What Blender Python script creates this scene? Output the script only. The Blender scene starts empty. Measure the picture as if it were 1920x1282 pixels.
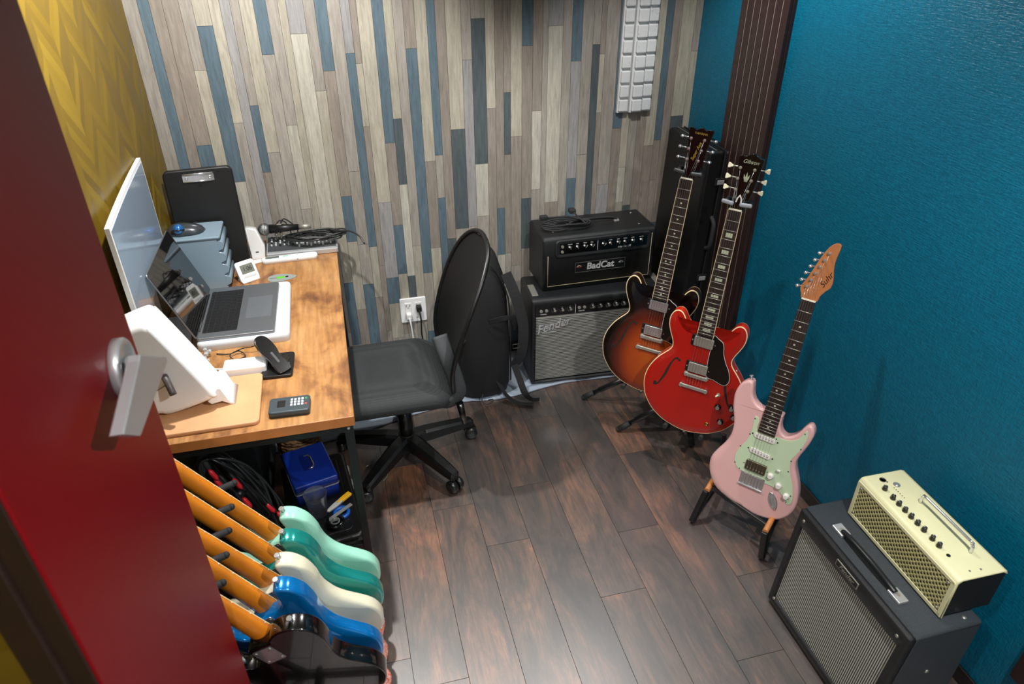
import bpy, bmesh, math, random
from mathutils import Vector, Matrix
random.seed(7)
PI = math.pi
SC = bpy.context.scene
COL = SC.collection

# ---------------------------------------------------------------- camera
F_PX = 1322.28
MR = ((0.96910493, -0.24661998, -0.00377007), (-0.13433878, -0.51494824, -0.84662944), (0.20685435, 0.82097923, -0.53216989))
cd = bpy.data.cameras.new('camera'); cam = bpy.data.objects.new('camera', cd); COL.objects.link(cam)
cd.sensor_width = 36.0; cd.lens = F_PX * 36.0 / 1920.0
cd.clip_start = 0.02; cd.clip_end = 30
m = Matrix.Identity(4)
for i in range(3):
    m[i][0] = MR[0][i]; m[i][1] = -MR[1][i]; m[i][2] = -MR[2][i]
m[2][3] = 1.92
cam.matrix_world = m
cd.dof.use_dof = True; cd.dof.focus_distance = 2.5; cd.dof.aperture_fstop = 5.0
SC.camera = cam

# ---------------------------------------------------------------- light and exposure
SC.view_settings.view_transform = 'Standard'
SC.view_settings.look = 'None'
SC.view_settings.exposure = 0.22
SC.view_settings.gamma = 1.0
SC.view_settings.use_curve_mapping = False
w = bpy.data.worlds.new('world'); SC.world = w; w.use_nodes = True
w.node_tree.nodes['Background'].inputs[0].default_value = (0.75, 0.85, 1.0, 1)
w.node_tree.nodes['Background'].inputs[1].default_value = 0.3
CEIL = 2.25
LAMPS = [(0.95, 0.30, 25.0), (0.93, 2.12, 12.0), (-0.14, 1.97, 27.0), (-0.27, 0.28, 9.0)]
CONE = {0: 150, 1: 124, 2: 118, 3: 150}
for li, (lx, ly, pw) in enumerate(LAMPS):
    ld = bpy.data.lights.new('downlight_bulb', 'SPOT'); ld.energy = pw * 4; ld.color = (1.0, 0.985, 0.96)
    ld.shadow_soft_size = 0.028; ld.spot_size = math.radians(CONE[li]); ld.spot_blend = 0.6 if CONE[li] > 130 else 0.45
    lo = bpy.data.objects.new('downlight_bulb', ld); lo.location = (lx, ly, CEIL - 0.045); COL.objects.link(lo)
    if li == 2: lo.rotation_euler = Vector((-0.15, 0.34, -1)).to_track_quat('-Z', 'Y').to_euler()
    if li == 1: lo.rotation_euler = Vector((0.22, -0.12, -1)).to_track_quat('-Z', 'Y').to_euler()
# unseen soft cool fill light, added behind the camera to brighten the front floor
ld = bpy.data.lights.new('cool_fill_light', 'AREA'); ld.energy = 10; ld.color = (0.75, 0.87, 1.0); ld.shape = 'RECTANGLE'; ld.size = 0.6; ld.size_y = 0.6
lo = bpy.data.objects.new('cool_fill_light', ld); lo.location = (0.35, -0.9, 2.2); lo.rotation_euler = (math.radians(35), 0, 0); COL.objects.link(lo)

# ---------------------------------------------------------------- helpers
def srgb(r, g=None, b=None):
    if g is None:
        h = r.lstrip('#'); r, g, b = [int(h[i:i+2], 16) for i in (0, 2, 4)]
    f = lambda c: (c/255/12.92) if c/255 <= 0.04045 else ((c/255+0.055)/1.055)**2.4
    return (f(r), f(g), f(b), 1.0)
class NT:
    def __init__(s, name):
        s.m = bpy.data.materials.new(name); s.m.use_nodes = True; s.t = s.m.node_tree
        s.b = s.t.nodes['Principled BSDF']
    def n(s, typ, **kw):
        nd = s.t.nodes.new(typ)
        for k, v in kw.items():
            if k in nd.inputs: nd.inputs[k].default_value = v
            else: setattr(nd, k, v)
        return nd
    def l(s, a, ao, b, bi):
        s.t.links.new(a.outputs[ao], b.inputs[bi])
    def obj(s, scale=(1, 1, 1), rot=(0, 0, 0)):
        tc = s.n('ShaderNodeTexCoord'); mp = s.n('ShaderNodeMapping'); mp.inputs['Scale'].default_value = scale; mp.inputs['Rotation'].default_value = rot
        s.l(tc, 'Object', mp, 'Vector'); return mp
    def ramp(s, pts, interp='LINEAR'):
        r = s.n('ShaderNodeValToRGB'); e = r.color_ramp.elements; r.color_ramp.interpolation = interp
        while len(e) < len(pts): e.new(0.5)
        for i, (p, c) in enumerate(pts):
            e[i].position = p; e[i].color = c if len(c) == 4 else (*c, 1)
        return r
    def bump(s, src, out, strength=0.2, dist=0.002):
        b = s.n('ShaderNodeBump'); b.inputs['Strength'].default_value = strength; b.inputs['Distance'].default_value = dist
        s.l(src, out, b, 'Height'); s.l(b, 'Normal', s.b, 'Normal'); return b
def MAT(name, col, rough=0.5, metal=0.0, coat=0.0, bump=None, spec=None, alpha=None, trans=None, emis=None, ior=None, var=0.0, sheen=0.0):
    t = NT(name); c = srgb(col) if isinstance(col, str) else (*col[:3], 1)
    b = t.b; b.inputs['Base Color'].default_value = c; b.inputs['Roughness'].default_value = rough; b.inputs['Metallic'].default_value = metal
    b.inputs['Coat Weight'].default_value = coat; b.inputs['Coat Roughness'].default_value = 0.04
    if spec is not None: b.inputs['Specular IOR Level'].default_value = spec
    if trans: b.inputs['Transmission Weight'].default_value = trans
    if ior: b.inputs['IOR'].default_value = ior
    if alpha is not None: b.inputs['Alpha'].default_value = alpha
    if sheen: b.inputs['Sheen Weight'].default_value = sheen
    if emis: b.inputs['Emission Color'].default_value = c; b.inputs['Emission Strength'].default_value = emis
    mp = None
    # every surface carries a fine procedural variation so it does not read as plastic-flat
    if var:
        mp = t.obj(); nz = t.n('ShaderNodeTexNoise'); nz.inputs['Scale'].default_value = 14; nz.inputs['Detail'].default_value = 5
        t.l(mp, 'Vector', nz, 'Vector')
        d = tuple(x*(1-var) for x in c[:3]); u = tuple(min(1, x*(1+var)) for x in c[:3])
        r = t.ramp([(0.3, d), (0.7, u)]); t.l(nz, 'Fac', r, 'Fac'); t.l(r, 'Color', b, 'Base Color')
    if bump:
        sc, st = bump
        mp = mp or t.obj(); nz = t.n('ShaderNodeTexNoise'); nz.inputs['Scale'].default_value = sc; nz.inputs['Detail'].default_value = 3
        t.l(mp, 'Vector', nz, 'Vector'); t.bump(nz, 'Fac', st, 0.001)
    return t.m

class MB:
    """collects shapes for ONE mesh"""
    def __init__(s): s.bm = bmesh.new(); s.mi = 0
    def _xf(s, vs, M): 
        if M is not None: bmesh.ops.transform(s.bm, matrix=M, verts=vs)
    def box(s, c, d, M=None, bev=0.0, seg=2, mi=0):
        r = bmesh.ops.create_cube(s.bm, size=1.0); vs = r['verts']
        for v in vs: v.co = Vector((c[0]+v.co.x*d[0], c[1]+v.co.y*d[1], c[2]+v.co.z*d[2]))
        fs = set(f for v in vs for f in v.link_faces)
        for f in fs: f.material_index = mi
        if bev > 0:
            es = list(set(e for v in vs for e in v.link_edges))
            rr = bmesh.ops.bevel(s.bm, geom=es, offset=bev, segments=seg, profile=0.5, affect='EDGES')
            vs = list(set([v for v in rr['verts']] + [v for v in vs if v.is_valid]))
            for f in rr['faces']: f.material_index = mi
            vs = list(set(v for f in rr['faces'] for v in f.verts) | set(v for v in vs if v.is_valid))
        s._xf(vs, M); return vs
    def bb(s, lo, hi, **k):
        return s.box([(a+b)/2 for a, b in zip(lo, hi)], [abs(b-a) for a, b in zip(lo, hi)], **k)
    def cyl(s, a, b, r, r2=None, n=16, mi=0, cap=True, M=None):
        a, b = Vector(a), Vector(b); r2 = r if r2 is None else r2
        z = (b-a).normalized(); x = z.orthogonal().normalized(); y = z.cross(x)
        A = []; B = []
        for i in range(n):
            t = 2*PI*i/n; d = x*math.cos(t)+y*math.sin(t)
            A.append(s.bm.verts.new(a+d*r)); B.append(s.bm.verts.new(b+d*r2))
        for i in range(n):
            f = s.bm.faces.new((A[i], A[(i+1) % n], B[(i+1) % n], B[i])); f.material_index = mi; f.smooth = n > 6
        if cap:
            for L in (A[::-1], B):
                f = s.bm.faces.new(L); f.material_index = mi
        s._xf(A+B, M); return A+B
    def lathe(s, prof, n=24, mi=0, M=None, cap=True):
        rings = []
        for r, z in prof:
            rings.append([s.bm.verts.new((r*math.cos(2*PI*i/n), r*math.sin(2*PI*i/n), z)) for i in range(n)])
        for a, b in zip(rings, rings[1:]):
            for i in range(n):
                f = s.bm.faces.new((a[i], a[(i+1) % n], b[(i+1) % n], b[i])); f.smooth = True; f.material_index = mi
        if cap:
            f = s.bm.faces.new(rings[0][::-1]); f.material_index = mi
            f = s.bm.faces.new(rings[-1]); f.material_index = mi
        vs = [v for r in rings for v in r]; s._xf(vs, M); return vs
    def sph(s, c, r, n=16, sc=(1, 1, 1), mi=0, M=None):
        rr = bmesh.ops.create_uvsphere(s.bm, u_segments=n, v_segments=max(6, n//2), radius=r)
        for v in rr['verts']: v.co = Vector((c[0]+v.co.x*sc[0], c[1]+v.co.y*sc[1], c[2]+v.co.z*sc[2]))
        for f in set(f for v in rr['verts'] for f in v.link_faces): f.smooth = True; f.material_index = mi
        s._xf(rr['verts'], M); return rr['verts']
    def tube(s, pts, r, n=8, mi=0, closed=False, M=None, sub=1, flat=1.0):
        P = [Vector(p) for p in pts]
        if sub > 1: P = crv(P, sub, closed)
        k = len(P); rings = []; up = None
        for i in range(k):
            if closed: t = (P[(i+1) % k]-P[i-1]).normalized()
            else: t = (P[min(i+1, k-1)]-P[max(i-1, 0)]).normalized()
            if up is None: up = t.orthogonal().normalized()
            up = (up - t*up.dot(t)); up = up.normalized() if up.length > 1e-6 else t.orthogonal().normalized()
            y = t.cross(up); rad = r[i*len(r)//k] if isinstance(r, (list, tuple)) else r
            rings.append([s.bm.verts.new(P[i]+(up*math.cos(2*PI*j/n)+y*math.sin(2*PI*j/n)*flat)*rad) for j in range(n)])
        for i in range(k if closed else k-1):
            a, b = rings[i], rings[(i+1) % k]
            for j in range(n):
                f = s.bm.faces.new((a[j], a[(j+1) % n], b[(j+1) % n], b[j])); f.smooth = True; f.material_index = mi
        if not closed:
            for L in (rings[0][::-1], rings[-1]):
                f = s.bm.faces.new(L); f.material_index = mi
        vs = [v for q in rings for v in q]; s._xf(vs, M); return vs
    def layers(s, rings, mi=0, side_mi=None, caps=(True, True), smooth=True, M=None):
        """rings: list of closed loops of 3D points with equal counts"""
        R = [[s.bm.verts.new(p) for p in q] for q in rings]; n = len(R[0])
        for k, (a, b) in enumerate(zip(R, R[1:])):
            for i in range(n):
                f = s.bm.faces.new((a[i], a[(i+1) % n], b[(i+1) % n], b[i])); f.smooth = smooth
                f.material_index = (side_mi[k] if side_mi else mi)
        if caps[0]:
            f = s.bm.faces.new(R[0][::-1]); f.material_index = side_mi[0] if side_mi else mi
        if caps[1]:
            f = s.bm.faces.new(R[-1]); f.material_index = side_mi[-1] if side_mi else mi
        vs = [v for q in R for v in q]; s._xf(vs, M); return vs
    def prism(s, out, z0, z1, mi=0, M=None, rnd=0.0):
        """out: 2D outline, extruded from z0 to z1; rnd rounds the z1 edge"""
        if rnd:
            rings = [[(x, y, z0) for x, y in out], [(x, y, z1-rnd) for x, y in out]]
            for a in (30, 60, 90):
                o = inset(out, rnd*(1-math.cos(math.radians(a)))); rings.append([(x, y, z1-rnd+rnd*math.sin(math.radians(a))) for x, y in o])
            return s.layers(rings, mi=mi, M=M)
        return s.layers([[(x, y, z0) for x, y in out], [(x, y, z1) for x, y in out]], mi=mi, M=M, smooth=False)
    def mesh(s, name, mats):
        bmesh.ops.recalc_face_normals(s.bm, faces=s.bm.faces[:])
        me = bpy.data.meshes.new(name); s.bm.to_mesh(me); s.bm.free()
        for mt in (mats if isinstance(mats, (list, tuple)) else [mats]): me.materials.append(mt)
        return me
    def obj(s, name, mats, parent=None, **props):
        o = bpy.data.objects.new(name, s.mesh(name, mats)); COL.objects.link(o)
        if parent is not None: o.parent = parent
        for k, v in props.items(): o[k] = v
        return o
def crv(P, sub, closed=False):
    k = len(P); out = []; P = [Vector(p) for p in P]
    rng = k if closed else k-1
    for i in range(rng):
        if closed: a, b, c, d = P[i-1], P[i], P[(i+1) % k], P[(i+2) % k]
        else: a, b, c, d = P[max(i-1, 0)], P[i], P[i+1], P[min(i+2, k-1)]
        for j in range(sub):
            t = j/sub
            out.append(0.5*((2*b)+(c-a)*t+(2*a-5*b+4*c-d)*t*t+(3*b-a-3*c+d)*t**3))
    if not closed: out.append(P[-1])
    return out
def crv2(pts, sub=4): return [(p.x, p.y) for p in crv([Vector((x, y, 0)) for x, y in pts], sub, True)]
def area(o): return 0.5*sum(o[i-1][0]*o[i][1]-o[i][0]*o[i-1][1] for i in range(len(o)))
def inset(out, d):
    n = len(out); sgn = 1 if area(out) > 0 else -1; r = []
    for i in range(n):
        (x0, y0), (x1, y1), (x2, y2) = out[i-1], out[i], out[(i+1) % n]
        tx, ty = x2-x0, y2-y0; L = math.hypot(tx, ty) or 1
        di = d[i] if isinstance(d, list) else d
        r.append((x1-sgn*ty/L*di, y1+sgn*tx/L*di))
    return r
def rrect(w_, h_, r, n=5, cx=0, cy=0):
    o = []
    for qx, qy, a0 in ((1, 1, 0), (-1, 1, 90), (-1, -1, 180), (1, -1, 270)):
        for i in range(n+1):
            a = math.radians(a0+90*i/n); o.append((cx+qx*(w_/2-r)+r*math.cos(a), cy+qy*(h_/2-r)+r*math.sin(a)))
    return o
def thing(name, label, cat, loc=(0, 0, 0), rz=0.0, group=None):
    o = bpy.data.objects.new(name, None); COL.objects.link(o); o.location = loc; o.rotation_euler = (0, 0, rz); o.empty_display_size = 0.05
    o['label'] = label; o['category'] = cat
    if group: o['group'] = group
    return o
def tag(o, label, cat, group=None):
    o['label'] = label; o['category'] = cat
    if group: o['group'] = group
    return o
def struct(o): o['kind'] = 'structure'; return o
def text_obj(name, txt, size, mat, parent, M, depth=0.0006, shear=0.0, bold=0.0, sx=1.0, space=1.0):
    cu = bpy.data.curves.new('t', 'FONT'); cu.body = txt; cu.size = size; cu.extrude = depth; cu.shear = shear; cu.offset = bold; cu.space_character = space
    cu.align_x = 'CENTER'; cu.align_y = 'CENTER'; cu.resolution_u = 4
    t = bpy.data.objects.new('t', cu); COL.objects.link(t); bpy.context.view_layer.update()
    me = bpy.data.meshes.new_from_object(t.evaluated_get(bpy.context.evaluated_depsgraph_get())); bpy.data.objects.remove(t)
    me.transform(Matrix.Diagonal((sx, 1, 1, 1))); me.transform(M)
    me.materials.clear(); me.materials.append(mat); me.name = name
    o = bpy.data.objects.new(name, me); COL.objects.link(o); o.parent = parent; return o
def frame(org, X, Y, Z):
    m = Matrix.Identity(4)
    for i in range(3): m[i][0] = X[i]; m[i][1] = Y[i]; m[i][2] = Z[i]; m[i][3] = org[i]
    return m
def T(x, y, z): return Matrix.Translation((x, y, z))
def RX(a): return Matrix.Rotation(math.radians(a), 4, 'X')
def RY(a): return Matrix.Rotation(math.radians(a), 4, 'Y')
def RZ(a): return Matrix.Rotation(math.radians(a), 4, 'Z')

# ---------------------------------------------------------------- materials
def vcol_planks(name, rough, grain_scale, grain_axis, spec=0.5, strength=0.35, dark=0.55, blot=0.0):
    t = NT(name); at = t.n('ShaderNodeAttribute'); at.attribute_name = 'tone'
    uo = t.n('ShaderNodeAttribute'); uo.attribute_name = 'rnd'
    tc = t.n('ShaderNodeTexCoord'); add = t.n('ShaderNodeVectorMath'); add.operation = 'ADD'
    sc = t.n('ShaderNodeVectorMath'); sc.operation = 'SCALE'; sc.inputs['Scale'].default_value = 13.0
    t.l(uo, 'Color', sc, 0); t.l(tc, 'Object', add, 0); t.l(sc, 'Vector', add, 1)
    mp = t.n('ShaderNodeMapping'); s = [grain_scale]*3; s[grain_axis] = grain_scale*0.09; mp.inputs['Scale'].default_value = s
    t.l(add, 'Vector', mp, 'Vector')
    n1 = t.n('ShaderNodeTexNoise'); n1.inputs['Scale'].default_value = 1.0; n1.inputs['Detail'].default_value = 8; n1.inputs['Roughness'].default_value = 0.7; n1.inputs['Distortion'].default_value = 0.6
    t.l(mp, 'Vector', n1, 'Vector')
    r = t.ramp([(0.32, (dark, dark, dark)), (0.62, (1.18, 1.18, 1.18))]); t.l(n1, 'Fac', r, 'Fac')
    mx = t.n('ShaderNodeMix', data_type='RGBA', blend_type='MULTIPLY'); mx.inputs['Factor'].default_value = strength
    t.l(at, 'Color', mx, 'A'); t.l(r, 'Color', mx, 'B')
    last = mx; lo = 'Result'
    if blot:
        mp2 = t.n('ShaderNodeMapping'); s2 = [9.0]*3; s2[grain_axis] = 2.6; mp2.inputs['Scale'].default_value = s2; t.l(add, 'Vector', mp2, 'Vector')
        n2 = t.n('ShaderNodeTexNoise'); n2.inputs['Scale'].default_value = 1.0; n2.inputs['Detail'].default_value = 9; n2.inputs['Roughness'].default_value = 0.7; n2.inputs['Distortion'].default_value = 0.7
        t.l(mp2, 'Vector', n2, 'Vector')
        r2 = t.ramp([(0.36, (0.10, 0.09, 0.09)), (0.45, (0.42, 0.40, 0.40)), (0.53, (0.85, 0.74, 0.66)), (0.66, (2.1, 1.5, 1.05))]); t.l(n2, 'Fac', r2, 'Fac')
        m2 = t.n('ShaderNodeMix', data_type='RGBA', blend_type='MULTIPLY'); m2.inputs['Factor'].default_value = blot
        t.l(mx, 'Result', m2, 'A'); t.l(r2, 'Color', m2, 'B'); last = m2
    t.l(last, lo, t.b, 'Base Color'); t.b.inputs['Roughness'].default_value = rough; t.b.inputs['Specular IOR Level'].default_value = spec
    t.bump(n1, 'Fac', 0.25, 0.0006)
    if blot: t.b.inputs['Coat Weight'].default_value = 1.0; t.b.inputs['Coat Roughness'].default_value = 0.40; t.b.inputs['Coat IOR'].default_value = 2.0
    return t.m
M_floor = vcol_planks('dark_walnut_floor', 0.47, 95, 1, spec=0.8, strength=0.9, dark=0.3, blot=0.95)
M_wallp = vcol_planks('plank_wallpaper', 0.62, 110, 2, spec=0.3, strength=0.75, dark=0.62)
M_groove = MAT('groove', '#1c1613', 0.8)
# desk top: rustic honey wood with dark blotches
t = NT('rustic_desk_wood'); mp = t.obj((6, 3.4, 6)); n1 = t.n('ShaderNodeTexNoise'); n1.inputs['Scale'].default_value = 1.4; n1.inputs['Detail'].default_value = 7; n1.inputs['Roughness'].default_value = 0.62; n1.inputs['Distortion'].default_value = 0.35
t.l(mp, 'Vector', n1, 'Vector'); r = t.ramp([(0.30, srgb('#5a3b24')), (0.40, srgb('#8a5d38')), (0.49, srgb('#ab7a48')), (0.7, srgb('#bf9160'))]); t.l(n1, 'Fac', r, 'Fac')
mp2 = t.obj((70, 6, 70)); n2 = t.n('ShaderNodeTexNoise'); n2.inputs['Scale'].default_value = 1; n2.inputs['Detail'].default_value = 6; t.l(mp2, 'Vector', n2, 'Vector')
r2 = t.ramp([(0.3, (0.62, 0.58, 0.55)), (0.65, (1.15, 1.15, 1.1))]); t.l(n2, 'Fac', r2, 'Fac')
mx = t.n('ShaderNodeMix', data_type='RGBA', blend_type='MULTIPLY'); mx.inputs['Factor'].default_value = 0.75; t.l(r, 'Color', mx, 'A'); t.l(r2, 'Color', mx, 'B'); t.l(mx, 'Result', t.b, 'Base Color'); t.b.inputs['Roughness'].default_value = 0.42; t.bump(n2, 'Fac', 0.15, 0.0005)
M_desk = t.m
# teal textile wallpaper
t = NT('teal_textile_wallpaper'); mp = t.obj((1, 260, 60)); n1 = t.n('ShaderNodeTexNoise'); n1.inputs['Scale'].default_value = 1; n1.inputs['Detail'].default_value = 3
t.l(mp, 'Vector', n1, 'Vector'); mp2 = t.obj((1, 50, 330)); n2 = t.n('ShaderNodeTexNoise'); n2.inputs['Scale'].default_value = 1; n2.inputs['Detail'].default_value = 3; t.l(mp2, 'Vector', n2, 'Vector')
ad = t.n('ShaderNodeMath'); ad.operation = 'ADD'; t.l(n1, 'Fac', ad, 0); t.l(n2, 'Fac', ad, 1); t.bump(ad, 'Value', 0.8, 0.002)
r = t.ramp([(0.25, srgb('#004f69')), (0.75, srgb('#006d8b'))]); dv = t.n('ShaderNodeMath'); dv.operation = 'MULTIPLY'; dv.inputs[1].default_value = 0.5; t.l(ad, 'Value', dv, 0); t.l(dv, 'Value', r, 'Fac'); t.l(r, 'Color', t.b, 'Base Color')
t.b.inputs['Roughness'].default_value = 0.38; t.b.inputs['Specular IOR Level'].default_value = 0.36
M_teal = t.m
# yellow wall with tone-on-tone chevrons
t = NT('yellow_chevron_wallpaper'); tc = t.n('ShaderNodeTexCoord'); sp = t.n('ShaderNodeSeparateXYZ'); t.l(tc, 'Object', sp, 'Vector')
pw = t.n('ShaderNodeMath'); pw.operation = 'PINGPONG'; pw.inputs[1].default_value = 0.11; t.l(sp, 'Y', pw, 0)
sm = t.n('ShaderNodeMath'); sm.operation = 'ADD'; t.l(pw, 'Value', sm, 0); t.l(sp, 'Z', sm, 1)
cm = t.n('ShaderNodeCombineXYZ'); t.l(sm, 'Value', cm, 'X'); fl = t.n('ShaderNodeMath'); fl.operation = 'MULTIPLY'; fl.inputs[1].default_value = 9.09; t.l(sp, 'Y', fl, 0); f2 = t.n('ShaderNodeMath'); f2.operation = 'FLOOR'; t.l(fl, 'Value', f2, 0); t.l(f2, 'Value', cm, 'Y')
mp = t.n('ShaderNodeMapping'); mp.inputs['Scale'].default_value = (26, 1, 1); t.l(cm, 'Vector', mp, 'Vector'); wn = t.n('ShaderNodeVectorMath'); wn.operation = 'FLOOR'; t.l(mp, 'Vector', wn, 0)
wh = t.n('ShaderNodeTexWhiteNoise'); t.l(wn, 'Vector', wh, 'Vector'); r = t.ramp([(0.0, srgb('#604b05')), (0.6, srgb('#6c5507')), (1.0, srgb('#79620e'))]); t.l(wh, 'Value', r, 'Fac'); t.l(r, 'Color', t.b, 'Base Color')
rr = t.ramp([(0.0, (0.34,)*3), (1.0, (0.6,)*3)]); t.l(wh, 'Value', rr, 'Fac'); t.l(rr, 'Color', t.b, 'Roughness'); M_yel = t.m
# tolex, grille cloth
def tolex(name, col, rough=0.42, st=0.5):
    t = NT(name); mp = t.obj(); v = t.n('ShaderNodeTexVoronoi'); v.inputs['Scale'].default_value = 900; t.l(mp, 'Vector', v, 'Vector')
    n = t.n('ShaderNodeTexNoise'); n.inputs['Scale'].default_value = 420; t.l(mp, 'Vector', n, 'Vector'); a = t.n('ShaderNodeMath'); a.operation = 'ADD'; t.l(v, 'Distance', a, 0); t.l(n, 'Fac', a, 1)
    t.b.inputs['Base Color'].default_value = srgb(col); t.b.inputs['Roughness'].default_value = rough; t.bump(a, 'Value', st, 0.0012); return t.m
M_tolex = tolex('black_tolex', '#16181a'); M_tolex_g = tolex('charcoal_tolex', '#363d43', 0.42, .8)
def grille(name, a, b, sx, sy, sz=1):
    t = NT(name); tc = t.n('ShaderNodeTexCoord'); sp = t.n('ShaderNodeSeparateXYZ'); t.l(tc, 'Object', sp, 'Vector')
    def w(ch, k):
        m_ = t.n('ShaderNodeMath'); m_.operation = 'MULTIPLY'; m_.inputs[1].default_value = k; t.l(sp, ch, m_, 0)
        s_ = t.n('ShaderNodeMath'); s_.operation = 'SINE'; t.l(m_, 'Value', s_, 0); return s_
    h = w(sx[0], sx[1]); v = w(sy[0], sy[1]); g = t.n('ShaderNodeMath'); g.operation = 'MULTIPLY'; t.l(h, 'Value', g, 0); t.l(v, 'Value', g, 1)
    ad = t.n('ShaderNodeMath'); ad.operation = 'MULTIPLY_ADD'; t.l(g, 'Value', ad, 0); ad.inputs[1].default_value = 0.28; t.l(h, 'Value', ad, 2)
    nz = t.n('ShaderNodeTexNoise'); nz.inputs['Scale'].default_value = 260; t.l(tc, 'Object', nz, 'Vector'); ad2 = t.n('ShaderNodeMath'); ad2.operation = 'MULTIPLY_ADD'; t.l(nz, 'Fac', ad2, 0); ad2.inputs[1].default_value = 0.9; t.l(ad, 'Value', ad2, 2)
    mr = t.n('ShaderNodeMapRange'); mr.inputs['From Min'].default_value = -0.9; mr.inputs['From Max'].default_value = 1.7; t.l(ad2, 'Value', mr, 'Value')
    r = t.ramp([(0.25, srgb(a)), (0.42, srgb(a)), (0.6, srgb(b)), (1.0, srgb(b))]); t.l(mr, 'Result', r, 'Fac'); t.l(r, 'Color', t.b, 'Base Color'); t.b.inputs['Roughness'].default_value = 0.5; t.bump(mr, 'Result', 0.5, 0.001); return t.m
M_gr1 = grille('silver_grille_cloth', '#1f2223', '#9c9d95', ('Z', 780), ('X', 380))
M_gr2 = grille('silver_striped_grille', '#2a2c2b', '#c0c1b9', ('Y', 1000), ('Z', 1300))
M_chrome = MAT('chrome', '#d8dadd', 0.16, .85); M_nickel = MAT('nickel', '#b3b0a6', 0.36, .72); M_steel = MAT('brushed_steel', '#c9cbcd', 0.36, .65, bump=(300, .05))
M_black = MAT('black_plastic', '#0d0e0f', 0.38, bump=(300, .08)); M_rubber = MAT('black_rubber', '#1b1c1e', 0.75, bump=(200, .2)); M_gloss = MAT('gloss_black', '#060607', 0.2, coat=.4, var=.1)
M_bmetal = MAT('black_powder_coat', '#111213', 0.42, bump=(500, .15)); M_white = MAT('white_plastic', '#e9eaea', 0.4, bump=(300, .03)); M_cream = MAT('cream_binding', '#e3cda0', 0.35, var=.05)
M_bone = MAT('bone_nut', '#ded6c2', 0.4, var=.05); M_pearl = MAT('pearl_inlay', '#aeb39a', 0.2, coat=.5, var=.25); M_ivory = MAT('ivory_plastic', '#e6e2c4', 0.35, var=.05)
M_rose = MAT('rosewood', '#241713', 0.5, bump=(120, .2), var=.3); M_string = MAT('string_steel', '#c8c8c8', 0.25, 1.0); M_gold = MAT('gold_print', '#cdb04a', 0.4, 0.6)
M_cable = MAT('black_cable_jacket', '#232527', 0.32, bump=(200, .05))
# ---------------------------------------------------------------- room shell
XL, XR, YB, YF = -0.634, 1.542, 2.885, -0.95
def plank_mesh(name, quads, mat, base, axes, gap, nrm):
    """quads: (a0,a1,b0,b1,colour,rnd) on the plane given by axes"""
    vs, fs, tone, rnd = [], [], [], []
    def P(a, b, c):
        p = [0, 0, 0]; p[axes[0]] = a; p[axes[1]] = b; k = 3-axes[0]-axes[1]; p[k] = base + c*nrm; return p
    for a0, a1, b0, b1, col, rn in quads:
        i = len(vs); g = gap/2
        vs += [P(a0+g, b0+g, 0), P(a1-g, b0+g, 0), P(a1-g, b1-g, 0), P(a0+g, b1-g, 0)]
        vs += [P(a0, b0, -gap*1.2), P(a1, b0, -gap*1.2), P(a1, b1, -gap*1.2), P(a0, b1, -gap*1.2)]
        q = [(i, i+1, i+2, i+3)] + [(i+4+k, i+4+(k+1) % 4, i+(k+1) % 4, i+k) for k in range(4)]
        fs += q
        tone += [col]*20 if False else ([col]*4 + [tuple(c*0.35 for c in col)]*16); rnd += [rn]*20
    me = bpy.data.meshes.new(name); me.from_pydata(vs, [], fs); me.update()
    a = me.color_attributes.new('tone', 'FLOAT_COLOR', 'CORNER'); b = me.color_attributes.new('rnd', 'FLOAT_COLOR', 'CORNER')
    for k in range(len(me.loops)): a.data[k].color = (*tone[k][:3], 1); b.data[k].color = (*rnd[k], 1)
    bm = bmesh.new(); bm.from_mesh(me); bmesh.ops.recalc_face_normals(bm, faces=bm.faces[:]); 
    k = 3-axes[0]-axes[1]
    for f in bm.faces:
        if abs(f.normal[k]) > .9 and f.normal[k]*nrm < 0: f.normal_flip()
    bm.to_mesh(me); bm.free()
    me.materials.append(mat); o = bpy.data.objects.new(name, me); COL.objects.link(o); return struct(o)
R3 = lambda: (random.random(), random.random(), random.random())
def jit(c, k=0.08):
    f = (1+random.uniform(-k, k))*(0.88 if k == .06 else 1); return tuple(x*f for x in c[:3])
# floor boards run front to back
FJ = {0: [1.215, 2.167], 1: [1.895], 2: [1.68], 3: [1.94], 4: [2.329, 1.38], 5: [1.626], 6: [2.013, 1.067], 7: [2.264, 1.346]}
quads = []
FT = [(0.105, 0.056, 0.036), (0.080, 0.048, 0.036), (0.130, 0.070, 0.042), (0.074, 0.052, 0.045), (0.098, 0.060, 0.044)]
for k in range(-5, 10):
    x0 = 0.016 + 0.1562*k; x1 = x0+0.1562
    x0c, x1c = max(x0, XL), min(x1, XR)
    if x1c <= x0c: continue
    js = sorted(FJ.get(k, [random.uniform(0.4, 1.1)+0.3*(k % 2), 2.1-0.2*(k % 3)]))
    lo = js[0]
    while lo > -0.9: lo -= 0.95; js.insert(0, lo)
    js = [-1.4]+[j for j in js if j > -1.4]+[YB]
    for a, b in zip(js, js[1:]): quads.append((x0c, x1c, a, b, jit(random.choice(FT), .12), R3()))
plank_mesh('floor', quads, M_floor, 0.0, (0, 1), 0.0016, 1)
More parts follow.
